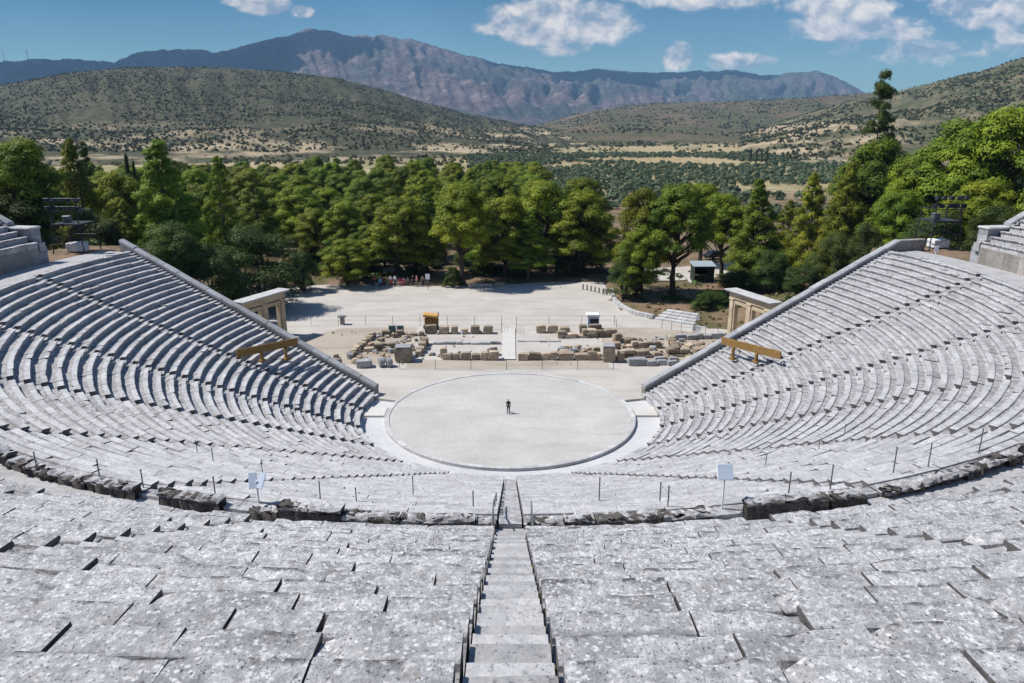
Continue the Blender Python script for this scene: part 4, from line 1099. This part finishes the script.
def proto(kind, n):
    spec = dict(round=('pine_tree', 'pine', 'bark'), high=('pine_tree', 'pine', 'bark'), conic=('conifer_tree', 'conifer', 'bark_grey'), loose=('conifer_tree', 'pine', 'bark_grey'), cypress=('cypress_tree', 'cypress', 'bark_grey'), sparse=('conifer_tree', 'shrub', 'bark_grey'), shrub=('shrub', 'shrub', 'bark_grey'), bush=('shrub', 'bush', 'bark_grey'))[kind]
    key = (kind, n)
    if key not in PROTO: PROTO[key] = [make_tree(spec[0], 'shrub' if kind == 'bush' else kind, hash((len(kind), ord(kind[0]), n)) % 1000, spec[1], spec[2]), False]
    e = PROTO[key]
    if not e[1]: e[1] = True; return e[0]
    return copy_tree(e[0])
tq = random.Random(9)
def tree(kind, n, x, y, top, width, lab, cat, grp, base=None):
    o = proto(kind, n); z = ground_z(x, y) - .1 if base is None else base
    h = max(1.0, top - z); o.location = (x, y, z); s = width / 8.2
    o.scale = (s, s, h / 12.2); o.rotation_euler.z = tq.uniform(0, 6.28)
    return tag(o, lab, cat, grp)
def tree_px(kind, n, u, vtop, y, wpx, lab, grp=None, cat=None, base=None):
    p = at_dist(u, vtop, y); zc = (y + CD) * math.cos(TH) + 4
    return tree(kind, n, p.x, y, p.z, wpx * zc / F, lab, cat or {'cypress': 'cypress', 'shrub': 'shrub', 'bush': 'bush', 'round': 'pine', 'high': 'pine', 'conic': 'conifer', 'loose': 'conifer', 'sparse': 'conifer'}[kind], grp, base)
GT = 'trees round the terrace'
T1 = [
    ('round', 0, 12, 133, 30, 85, 'dark green pine at the far left edge of the view, above the pale corner pier'),
    ('conic', 0, 70, 130, 42, 62, 'pale green pointed conifer second from the left edge'),
    ('sparse', 0, 83, 138, 78, 24, 'thin dark ragged conifer standing against the hillside on the left'),
    ('round', 1, 112, 168, 58, 70, 'pine between the two pointed conifers on the left'),
    ('cypress', 0, 126, 153, 72, 12, 'narrow dark cypress poking up left of the big pointed conifer'),
    ('cypress', 1, 133, 160, 74, 9, 'second smaller cypress right against the big pointed conifer on the left'),
    ('conic', 1, 155, 131, 38, 92, 'big bright pointed conifer standing above the left retaining wall'),
    ('loose', 0, 215, 147, 46, 58, 'dark ragged conifer to the right of the big pointed one on the left'),
    ('shrub', 0, 12, 192, 26, 84, 'broad olive green shrub behind the left corner pier'),
    ('shrub', 1, 92, 205, 30, 66, 'shrub behind the left lighting tower'),
    ('conic', 0, 120, 196, 33, 50, 'low conifer just right of the left lighting tower'),
    ('shrub', 2, 165, 222, 27, 76, 'dark shrub below the big pointed conifer, along the left retaining wall'),
    ('shrub', 0, 252, 226, 36, 96, 'large rounded dark shrub near the left gateway'),
    ('shrub', 1, 212, 238, 28, 66, 'dark shrub against the left retaining wall, left of the rounded one'),
    ('round', 2, 345, 236, 51, 54, 'small bright pine leaning over the left corner of the terrace'),
    ('shrub', 2, 300, 250, 47, 40, 'dark shrub at the left corner of the terrace'),
    ('round', 0, 343, 199, 64, 50, 'rounded pine behind the small bright one at the left corner of the terrace'),
    ('round', 3, 300, 183, 76, 62, 'spreading pine left of centre behind the large dark shrub'),
    ('round', 1, 312, 205, 66, 48, 'low pine in front of the spreading one, left of centre'),
    ('round', 4, 265, 184, 80, 60, 'pine rising behind the large rounded dark shrub'),
    ('round', 3, 395, 193, 57, 70, 'bright pine standing behind the seated visitors'),
    ('round', 2, 368, 222, 59, 44, 'smaller pine at the back left of the seated visitors'),
    ('loose', 1, 425, 198, 58, 58, 'loose conifer right of the pine behind the visitors'),
    ('high', 1, 461, 179, 51, 68, 'tall pine with a dark bare trunk standing on the terrace edge at centre left'),
    ('bush', 0, 452, 266, 50, 22, 'small bright green bush at the foot of the tall centre left pine'),
    ('round', 0, 505, 192, 56, 66, 'pine at the back of the terrace just left of its middle'),
    ('loose', 0, 480, 200, 60, 60, 'ragged conifer behind the tall centre left pine'),
    ('loose', 1, 528, 205, 55, 54, 'low conifer at the middle of the terrace edge'),
    ('round', 1, 545, 176, 60, 72, 'tall pine at the back of the terrace right of its middle'),
    ('round', 2, 582, 186, 58, 70, 'dark pine behind the bollards'),
    ('loose', 0, 603, 205, 60, 54, 'conifer at the right corner of the terrace, behind the bollards'),
    ('high', 0, 680, 179, 43, 76, 'big bright spreading pine with a bare dark trunk on the curved kerb mound'),
    ('round', 1, 646, 183, 45, 64, 'big pine left of the leaning one, rising from the curved kerb mound'),
    ('round', 2, 640, 226, 41.5, 52, 'low bright pine above the bush on the curved kerb mound'),
    ('bush', 1, 626, 258, 41, 40, 'leafy green bush overhanging the curved kerb wall'),
    ('high', 0, 706, 180, 66, 60, 'pine behind the kiosk'),
    ('high', 1, 728, 190, 56, 58, 'pine with a forked dark trunk right of the kiosk'),
    ('conic', 2, 764, 172, 47, 66, 'bright pointed conifer above the right gateway'),
    ('loose', 1, 792, 196, 66, 46, 'conifer right behind the bright pointed one above the right gateway'),
    ('conic', 0, 818, 166, 54, 56, 'pointed conifer left of the right lighting tower, first of a pair'),
    ('conic', 1, 850, 156, 50, 62, 'pointed conifer left of the right lighting tower, nearer one of a pair'),
    ('sparse', 0, 887, 64, 62, 52, 'very tall thin conifer with a bare ragged top rising above the skyline'),
    ('round', 2, 880, 132, 58, 88, 'pine at the foot of the very tall thin conifer'),
    ('round', 1, 925, 150, 48, 74, 'pine behind the right lighting tower'),
    ('round', 3, 965, 112, 46, 120, 'massive bright pine on the right, beyond the lighting tower'),
    ('round', 0, 1015, 99, 40, 110, 'massive pine at the right edge of the view'),
    ('round', 4, 905, 185, 40, 66, 'low pine just left of the right lighting tower'),
    ('round', 2, 985, 175, 32, 80, 'dark low pine above the right corner pier'),
    ('shrub', 0, 835, 232, 36, 50, 'shrub on the bare brown slope right of the right gateway'),
    ('bush', 0, 775, 250, 40, 50, 'green bush behind the right gateway'),
    ('shrub', 1, 805, 262, 33, 44, 'dark green shrub between the right gateway and the brown slope'),
    ('bush', 1, 712, 290, 37, 44, 'low bush behind the stone steps on the right'),
    ('shrub', 2, 742, 268, 45, 56, 'shrub between the kiosk and the right gateway'),
    ('bush', 0, 704, 294, 34.5, 26, 'small green bush at the top of the stone steps'),
    ('shrub', 2, 870, 222, 30, 40, 'shrub against the top of the right retaining wall'),
    ('shrub', 1, 940, 205, 30, 70, 'dark shrub behind the floodlights of the right lighting tower'),
    ('shrub', 0, 1000, 205, 24, 60, 'dark shrub behind the right corner pier'),
]
for k in T1: tree_px(k[0], k[1], k[2], k[3], k[4], k[5], k[6], GT)
for i in range(4):
    tree_px('cypress', i % 2, 752 + i * 5.5, 148 + (i % 2), 560, 3.6, 'small dark cypress in the little row across the far olive grove', 'row of far cypresses')
tree_px('cypress', 0, 426, 153, 250, 5, 'single slim cypress above the pine belt left of the middle')
for u, v in ((519, 156), (534, 158), (487, 160), (498, 158)): tree_px('cypress', 1, u, v, 300, 4, 'slim cypress standing up behind the pine belt near the middle', 'cypresses behind the pine belt')
# belt of pines behind, one by one
placed = [(o.location.x, o.location.y) for o in COL.objects if o.get('group') == GT]
cnt = 0; tries = 0
while cnt < 200 and tries < 6000:
    tries += 1
    y = tq.uniform(60, 235); x = tq.uniform(-210, 190)
    zc = (y + CD) * .96; u = CX + F * x / zc
    if not -120 < u < 1150: continue
    if 592 < u < 830 or (u >= 540 and y > 95): continue
    if min((x - a) ** 2 + (y - b) ** 2 for a, b in placed) < (6.2 if y < 150 else 7.6) ** 2: continue
    gz = ground_z(x, y); h = tq.uniform(11.5, 16)
    if 180 < u < 600:
        lim = at_dist(u, 158 - 8 * math.sin((u - 180) / 420 * 3.14) + tq.uniform(0, 8), y).z; h = min(h, lim - gz)
        if h < 8: continue
    elif u <= 180: h = min(h, at_dist(u, 160 + tq.uniform(-3, 12), y).z - gz)
    else: h = min(h, at_dist(u, 128 + tq.uniform(0, 30), y).z - gz)
    if h < 6: continue
    placed.append((x, y)); cnt += 1
    k = ('round', tq.randrange(5)) if tq.random() < .84 else ('loose', tq.randrange(2))
    o = tree(k[0], k[1], x, y, gz + h, tq.uniform(8.5, 12), 'bright green tree in the dense belt of pines behind the terrace', 'pine', 'belt of pines')
for i in range(46):                                         # bushes in the shade under the first pines
    u = tq.uniform(285, 605); y = tq.uniform(55, 72); x = (u - CX) / F * (y + CD) * .99; gz = ground_z(x, y)
    tree('shrub', tq.randrange(3), x, y, gz + tq.uniform(1.4, 3.4), tq.uniform(2.5, 5), 'dark bush in the shade under the first pines behind the terrace', 'shrub', 'bushes under the first pines')
# undergrowth along the slope on the right and under the trees
V_, F_, T_ = [], [], []
gq = np.random.default_rng(3)
def scatter(name, pts, mtl, label, leaves=26, size=.3, flat=.6, cat=None):
    """many small leaf clumps in one mesh; pts: (x, y, z, radius)"""
    P = np.array(pts); n = len(P); d = gq.normal(size=(n, leaves, 3)); d /= np.linalg.norm(d, axis=2)[..., None]; d[..., 2] = np.abs(d[..., 2])
    r = P[:, None, 3:4]; c = P[:, None, :3] + d * r * gq.uniform(.6, 1.05, (n, leaves, 1)) * np.array([1, 1, flat * 1.5])
    nn = d * .8 + gq.normal(size=d.shape) * .3; nn /= np.linalg.norm(nn, axis=2)[..., None]
    u = np.cross(nn, gq.normal(size=d.shape)); u /= np.linalg.norm(u, axis=2)[..., None]; w = np.cross(nn, u); s = size * r * gq.uniform(.7, 1.3, (n, leaves, 1))
    q = np.stack([c - u * s - w * s * .3, c - w * s * .8 + u * s * .2, c + u * s + w * s * .3, c + w * s * .8], axis=2).reshape(-1, 3)
    t = np.repeat(gq.uniform(0, 1, n), leaves)
    o = np_mesh(name, q, np.arange(len(q)).reshape(-1, 4), mtl, None, np.clip(t + gq.normal(size=t.shape) * .12, 0, 1))
    return tag(o, label, cat, kind='stuff')
pts = []
while len(pts) < 420:
    s = -1 if tq.random() < .4 else 1; x = s * tq.uniform(17, 62); y = tq.uniform(10, 62)
    if in_poly(x, y, TERR) or (s > 0 and 24 < x < 50 and 50 < y < 68 and tq.random() < .9): continue
    if math.degrees(math.atan2(y, abs(x))) < 21: continue
    if fbm(x * .08, y * .08, 3) < -.02 or (16 < x < 26 and 24 < y < 35): continue
    pts.append((x, y, ground_z(x, y) - .1, tq.uniform(.3, .9)))
scatter('undergrowth', pts, M['shrub'], 'low undergrowth on the brown slopes beside the terrace', 34, .34)
pts = []
while len(pts) < 900:
    s = 1 if tq.random() < .6 else -1; x = s * tq.uniform(16, 58); y = tq.uniform(12, 60)
    if in_poly(x, y, TERR) or math.degrees(math.atan2(y, abs(x))) < 19.5: continue
    pts.append((x, y, ground_z(x, y) - .05, tq.uniform(.12, .3)))
for k in range(110):
    x = tq.choice((-1, 1)) * tq.uniform(4, 23); pts.append((x, tq.uniform(13, 25), .0, tq.uniform(.06, .13)))
for k in range(40):
    r = tq.uniform(41.2, 57); pts.append((.372 + tq.gauss(0, .008), -r, UZ0 + int((r - UR0) / UD) * UH - .2, tq.uniform(.02, .045)))
scatter('dry_grass', pts, M['drygrass'], 'dry grass tufts on the brown slopes beside the terrace', 10, .6, 1.)

# ------------------------------------------------------------------ olive grove and hills
pts = []
for j in range(74):
    y = 128 + j * 8.6
    for i in range(-112, 118):
        x = i * 6.6 + (3.3 if j % 2 else 0) + tq.gauss(0, 1.6); yy = y + tq.gauss(0, 1.8)
        u = CX + F * x / ((yy + CD) * .97)
        if not (545 if yy < 240 else 470) < u < (835 if yy < 240 else 1080): continue
        dn = fbm(x * .006, yy * .006, 2)
        if dn < -.26 or tq.random() < .10: continue
        pts.append((x, yy, ground_z(x, yy) + .8, tq.uniform(1.5, 2.7)))
scatter('olive_grove', pts, M['olive'], 'grey green olive grove filling the plain beyond the pines', 46, .36, .62)
pts = []
for k in range(5200):
    y = tq.uniform(520, 1500); u = tq.uniform(-60, 1090); x = (u - CX) / F * (y + CD)
    if fbm(x * .004, y * .002, 9) < .02 + (.1 if tq.random() < .5 else -.2): continue
    pts.append((x, y, ground_z(x, y) + .5, tq.uniform(1.0, 2.6)))
scatter('distant_trees', pts, M['scrub'], 'scattered dark trees and hedges over the far straw fields', 26, .42, .75)

def hill_mat(name, soil, rock, green, g_lo, g_hi, sc, rocky=.5, low=0):
    m, t, b = mat(name); p = t.pos()
    n1 = t.noise(p, sc, 6, .62, .3); n2 = t.noise(p, sc * 9, 5, .65); n3 = t.noise(t.vmath('MULTIPLY', p, (1, 1, 2.5)), sc * 3, 6, .7, .6)
    dots = t.math('ADD', t.voro(p, sc * 16), t.math('MULTIPLY', t.noise(p, sc * 60, 3), .35))
    c = t.mix(t.math('MULTIPLY', t.ramp(n3, .48, .66), rocky), soil, rock)
    c = t.mix(t.math('MULTIPLY', t.ramp(n1, g_lo, g_hi), .92), c, t.mix(t.ramp(n2, .35, .65), green, tuple(x * 1.7 for x in green)))
    c = t.mix(t.math('MULTIPLY', t.ramp(dots, .42, .32), t.ramp(n2, .44, .58)), c, rock)
    z = t.node('ShaderNodeSeparateXYZ'); t.put(z.inputs[0], p)
    if low: c = t.mix(t.math('MULTIPLY', t.ramp(z.outputs[2], low, low + 22, 1, 0), t.ramp(t.noise(p, .009, 5, .6), .49, .60)), c, (.42, .335, .215))
    t.put(b.inputs['Base Color'], c); t.put(b.inputs['Normal'], t.bump(t.math('ADD', n3, t.math('MULTIPLY', n2, .5)), .12 / sc, .8))
    return m
M['hill_green'] = hill_mat('scrubby_hillside', (.095, .082, .045), (.36, .33, .29), (.042, .043, .018), .24, .46, .012, .25, 6)
M['hill_brown'] = hill_mat('brown_hillside', (.17, .11, .065), (.26, .19, .14), (.06, .062, .026), .30, .55, .008)
M['hill_right'] = hill_mat('terraced_hillside', (.17, .14, .075), (.42, .36, .27), (.045, .054, .022), .36, .56, .014, .45, 20)
M['mount'] = hill_mat('bare_mountain', (.115, .08, .08), (.30, .235, .225), (.03, .038, .03), .44, .58, .0016, .75)
M['mount_far'] = hill_mat('far_mountain', (.10, .08, .085), (.27, .21, .205), (.04, .055, .035), .38, .55, .0012, .5)

def hill(name, ridge, dist, d0, back, label, m, na, nr, amp, fs, base_z, shape=1.6, grp=None, seed=0., gully=0.):
    """terrain between a foot at range d0 and a ridge whose skyline is given as (u, v) photograph positions at range dist"""
    us = np.linspace(ridge[0][0], ridge[-1][0], na); ru = [r[0] for r in ridge]; rv = [r[1] for r in ridge]
    P = []
    for i, u in enumerate(us):
        v = float(np.interp(u, ru, rv)); dd = float(np.interp(u, ru, [r[2] if len(r) > 2 else dist for r in ridge]))
        top = at_range(u, v, dd); dr = Vector((top.x, top.y + CD, 0)).normalized()
        for j in range(nr):
            f = j / (nr - 1) * 1.35
            rng_ = d0 + (dd - d0) * f if f <= 1 else dd + (f - 1) / .35 * back
            x = dr.x * rng_; y = -CD + dr.y * rng_
            bz = base_z
            if f <= 1: s = f ** shape * (1 - .0) ; s = .55 * s + .45 * sstep(0, 1, f)
            else: s = 1 - .75 * sstep(0, 1, (f - 1) / .35)
            z = bz + (top.z - bz) * s
            e = fbm(x * fs, y * fs, seed, 6)
            gl = abs(mnoise.fractal(Vector((u * .034 + e * .5, f * 1.4, seed)), .8, 2.1, 7))
            w = min(1, f * 3) * (min(1, abs(1 - f) * 5) * .88 + .12)
            z += amp * e * w - gully * 1.35 * gl * w * s
            P.append((x, y, z))
    P = np.array(P); Fq = np.array([(i * nr + j, (i + 1) * nr + j, (i + 1) * nr + j + 1, i * nr + j + 1) for i in range(na - 1) for j in range(nr - 1)])
    o = np_mesh(name, P, Fq, m, smooth=True); tag(o, label, kind='structure'); return P.reshape(na, nr, 3)
HL = hill('hill', [(-420, 128), (-200, 112), (-80, 96), (0, 85), (50, 76), (100, 69), (150, 66), (200, 66.5), (250, 69), (300, 73), (340, 78), (380, 88), (420, 101), (460, 112), (500, 120), (540, 127), (600, 136), (680, 146)], 1900, 640, 900, 'dark green scrubby hill on the left', M['hill_green'], 300, 120, 14, .004, -8.5, 1.3, seed=2., gully=18)
HB = hill('hill', [(440, 141), (500, 132), (545, 123), (580, 113), (620, 106), (660, 103), (700, 101.5), (740, 101), (780, 99), (830, 97), (880, 92), (940, 88), (1040, 86), (1200, 90)], 3000, 1250, 1200, 'low brown hill in the middle distance, right of the centre', M['hill_brown'], 130, 60, 20, .0025, -8.5, 1.2, seed=5., gully=16)
HR = hill('hill', [(740, 133), (780, 122), (820, 110), (850, 101), (880, 95), (910, 88), (950, 78), (985, 69), (1024, 57), (1080, 40), (1180, 22), (1350, 20)], 1700, 520, 900, 'terraced tan and green hill rising at the right edge', M['hill_right'], 120, 80, 10, .004, -8.5, 1.25, seed=8., gully=12)
hill('mountain', [(-500, 90), (-250, 70), (-100, 62), (0, 58.5), (40, 58), (80, 58), (115, 62), (135, 53), (165, 48), (195, 49), (225, 50), (250, 44), (275, 37), (290, 33), (303, 29), (315, 26.5), (330, 30), (345, 34.5), (365, 34), (385, 34), (405, 36), (425, 43), (450, 51), (480, 58), (512, 64), (560, 72), (620, 80), (700, 92)], 7800, 3600, 2200, 'bare purple grey mountain with a pointed summit', M['mount'], 520, 150, 90, .0008, -10, 1.35, seed=11., gully=210)
hill('mountain', [(430, 92), (480, 80), (530, 72), (560, 72), (585, 69), (605, 68.5), (640, 72), (680, 71.5), (715, 69), (735, 70), (760, 74), (775, 75), (795, 71.5), (820, 70), (832, 73), (848, 82), (866, 93), (890, 100), (960, 112), (1060, 120)], 8600, 4600, 1500, 'long cliff edged mountain plateau behind the brown hill', M['mount_far'], 400, 120, 70, .0009, -10, 1.9, seed=15., gully=190)

# scrub standing on the near hills
pts = []
def on_hill(G, n, r0, r1, gate, z0=.1, z1=1.0):
    na, nr, _ = G.shape
    for k in range(n):
        i = tq.uniform(0, na - 1.01); j = tq.uniform(z0 * .74, z1 * .76) * (nr - 1); a, b = int(i), int(j); fa, fb = i - a, j - b
        p = (G[a, b] * (1 - fa) + G[a + 1, b] * fa) * (1 - fb) + (G[a, b + 1] * (1 - fa) + G[a + 1, b + 1] * fa) * fb
        if fbm(p[0] * .006, p[1] * .006, 4) < gate + tq.uniform(-.25, .25): continue
        pts.append((p[0], p[1], p[2] + .3, tq.uniform(r0, r1)))
on_hill(HL, 30000, .6, 1.8, -.25, .12); on_hill(HR, 14000, .7, 2.1, -.1, .1); on_hill(HB, 9000, 1.2, 3.0, -.05, .15)
scatter('hill_scrub', pts, M['scrub'], 'dark scrub bushes dotted over the nearer hills', 12, .62, .8)

# wind turbines on the far left ridge
for i, (u, v) in enumerate(((5, 59), (29, 59))):
    p = at_range(u, v, 7780); t = thing('wind_turbine', ('tiny white wind turbine on the far ridge, leftmost', 'tiny white wind turbine on the far ridge, second from the left edge')[i], 'wind turbine', tuple(p), 'wind turbines')
    mb = MB(); mb.tube([p - Vector((0, 0, 15)), p + Vector((0, 0, 62))], [2.6, 1.4], 8); mb.build('tower', M['white'], t)
    mb = MB(); mb.bevbox(p + Vector((0, -2, 63)), (3, 8, 3), 0, .5); mb.build('nacelle', M['white'], t)
    for k in range(3):
        a = k * 2.094 + i; mb = MB(); mb.tube([p + Vector((0, -6, 63)), p + Vector((33 * math.sin(a), -6, 63 + 33 * math.cos(a)))], [1.3, .4], 6); mb.build('blade', M['white'], t)

# ------------------------------------------------------------------ direction of the sun
SUN = Vector((-.93, .16, 0)).normalized(); EL = R(54)
sd = Vector((SUN.x * math.cos(EL), SUN.y * math.cos(EL), math.sin(EL)))
SUNV = sd

# ------------------------------------------------------------------ clouds overhead that shade parts of the mountains
M['cloud'] = plain('cloud_white', (.85, .85, .86), 1., 0, .02, .001)
def cloud(u, v, rng_, sx, sy, lab, seed):
    q = random.Random(seed); t_ = at_range(u, v, rng_); h = 3000 - t_.z; c = t_ + SUNV * (h / SUNV.z)
    import bmesh
    bm = bmesh.new()
    for k in range(16):
        a = q.uniform(0, 6.28); f = math.sqrt(q.random()); r = q.uniform(.28, .5) * (1.1 - .4 * f)
        m = Matrix.Translation((c.x + math.cos(a) * f * sx * .7, c.y + math.sin(a) * f * sy * .7, 3000 + q.uniform(0, 200))) @ Matrix.Diagonal((sx * r, sy * r, min(sx, sy) * r * .6, 1))
        bmesh.ops.create_icosphere(bm, subdivisions=3, radius=1., matrix=m)
    for p in bm.verts: p.co += mnoise.noise_vector(p.co * .004) * 90
    me = bpy.data.meshes.new('cloud'); bm.to_mesh(me); bm.free(); me.polygons.foreach_set('use_smooth', [True] * len(me.polygons)); me.materials.append(M['cloud'])
    o = bpy.data.objects.new('cloud', me); COL.objects.link(o); tag(o, lab, kind='structure')
cloud(110, 75, 7200, 2300, 1500, 'cloud whose shadow lies on the left end of the far mountain', 1)
cloud(-150, 75, 7000, 1500, 1600, 'cloud farther to the left over the far mountain', 6)
cloud(355, 62, 7300, 420, 900, 'small cloud shading the right shoulder of the pointed summit', 2)
cloud(560, 88, 8200, 1200, 900, 'cloud shading the gap between the two mountains', 3)
cloud(690, 72, 8450, 900, 420, 'cloud shading the rim of the plateau', 4)

# ------------------------------------------------------------------ haze
mb = MB(); mb.box((0, 4100, 640), (22400, 13600, 1420)); hz = mb.build('haze', M['white']); tag(hz, 'thin blue air of the far distance', kind='stuff')
hm = bpy.data.materials.new('haze_air'); hm.use_nodes = True; nt = hm.node_tree; nt.nodes.clear()
vo = nt.nodes.new('ShaderNodeVolumePrincipled'); vo.inputs['Color'].default_value = (.36, .64, 1, 1); vo.inputs['Density'].default_value = HAZE = 7.0e-5; vo.inputs['Anisotropy'].default_value = .0
ou = nt.nodes.new('ShaderNodeOutputMaterial'); nt.links.new(vo.outputs[0], ou.inputs['Volume'])
hz.data.materials.clear(); hz.data.materials.append(hm)

# ------------------------------------------------------------------ sun and sky
L = bpy.data.lights.new('sun', 'SUN'); L.energy = 4.6; L.angle = R(.5); L.color = (1, .955, .89)
lo = bpy.data.objects.new('sun', L); COL.objects.link(lo); lo.rotation_euler = sd.to_track_quat('Z', 'Y').to_euler()
W = bpy.data.worlds.new('World'); SC.world = W; W.use_nodes = True; t = NT(W.node_tree); bg = W.node_tree.nodes['Background']
sky = t.node('ShaderNodeTexSky', sky_type='NISHITA'); sky.sun_disc = False; sky.sun_elevation = EL
sky.sun_rotation = math.atan2(sd.x, sd.y); sky.altitude = 300; sky.air_density = 1.0; sky.dust_density = .3; sky.ozone_density = 3.0
dirv = t.node('ShaderNodeTexCoord').outputs['Generated']
sx = t.node('ShaderNodeSeparateXYZ'); t.put(sx.inputs[0], dirv)
yy = t.math('MAXIMUM', sx.outputs[1], .02); ca = t.math('DIVIDE', sx.outputs[0], yy); ce = t.math('DIVIDE', sx.outputs[2], yy)
cmb = t.node('ShaderNodeCombineXYZ'); t.put(cmb.inputs[0], ca); t.put(cmb.inputs[1], t.math('MULTIPLY', ce, 1.35)); q = cmb.outputs[0]
# the clear sky itself: deeper and greener blue than the raw model near the horizon
deep = t.mix(1., sky.outputs[0], (.10, .33, .42), 'MULTIPLY')
sk = t.mix(t.ramp(ce, .07, .175), t.mix(1., sky.outputs[0], (.47, .67, .67), 'MULTIPLY'), deep)
dens = None
def cl(u, v):
    d = at_dist(u, v, 1000) - Vector((0, -CD, CH)); return d.x / d.y, d.z / d.y
for (u, v, ru, rv, k) in [(548, 22, 62, 24, 1.25), (590, 14, 50, 16, 1.05), (605, 26, 36, 18, 1.1), (505, 28, 34, 9, .9), (264, 6, 26, 9, 1.1), (303, 12, 13, 6, .9), (240, 1, 22, 6, .8), (676, 58, 18, 15, .85), (735, 62, 36, 9, .62),
        (700, -6, 120, 14, .85), (840, 6, 70, 13, .9), (850, 26, 80, 16, .8), (905, 33, 40, 9, .65), (985, 4, 60, 14, .9), (1000, 20, 50, 12, .8), (1016, 33, 26, 12, .85), (930, 50, 90, 14, .48), (560, 50, 40, 6, .45), (780, -25, 300, 30, .8), (300, -60, 300, 40, .6), (1200, 10, 150, 40, .9)]:
    a, e = cl(u, v); dx = t.math('MULTIPLY', t.math('SUBTRACT', ca, a), F / ru * .95); dy = t.math('MULTIPLY', t.math('SUBTRACT', ce, e), F / rv * .95)
    m_ = t.math('MULTIPLY', t.math('SUBTRACT', 1., t.math('SQRT', t.math('ADD', t.math('MULTIPLY', dx, dx), t.math('MULTIPLY', dy, dy)))), k)
    dens = m_ if dens is None else t.math('MAXIMUM', dens, m_)
dens = t.math('MAXIMUM', dens, -.6)
def cn(vec): return t.math('ADD', t.math('MULTIPLY', t.noise(vec, 21., 7, .6, .3), 1.35), t.math('MULTIPLY', t.noise(vec, 8., 3, .5), .85))
n0 = cn(q); n1 = cn(t.vmath('ADD', q, (-.006, .014, 0)))
f0 = t.math('ADD', t.math('MULTIPLY', dens, 1.38), t.math('SUBTRACT', n0, 1.24)); cov = t.ramp(f0, -.04, .34)
lit = t.ramp(t.math('SUBTRACT', n0, n1), -.16, .22)
ccol = t.mix(lit, (2.6, 3.2, 3.9), (10.2, 9.0, 7.7))
front = t.ramp(sx.outputs[1], .03, .1)
fin = t.mix(t.math('MULTIPLY', t.math('MULTIPLY', cov, .92), front), sk, ccol)
fin = t.mix(t.ramp(sx.outputs[2], .22, .5), fin, t.mix(1., sky.outputs[0], (.80, .86, .92), 'MULTIPLY'))
t.put(bg.inputs['Color'], fin); bg.inputs['Strength'].default_value = .1
SC.view_settings.view_transform = 'Standard'; SC.view_settings.look = 'None'; SC.view_settings.exposure = 0.42; SC.view_settings.gamma = 1
SC.cycles.volume_bounces = 0; SC.cycles.max_bounces = 5; SC.cycles.transparent_max_bounces = 6
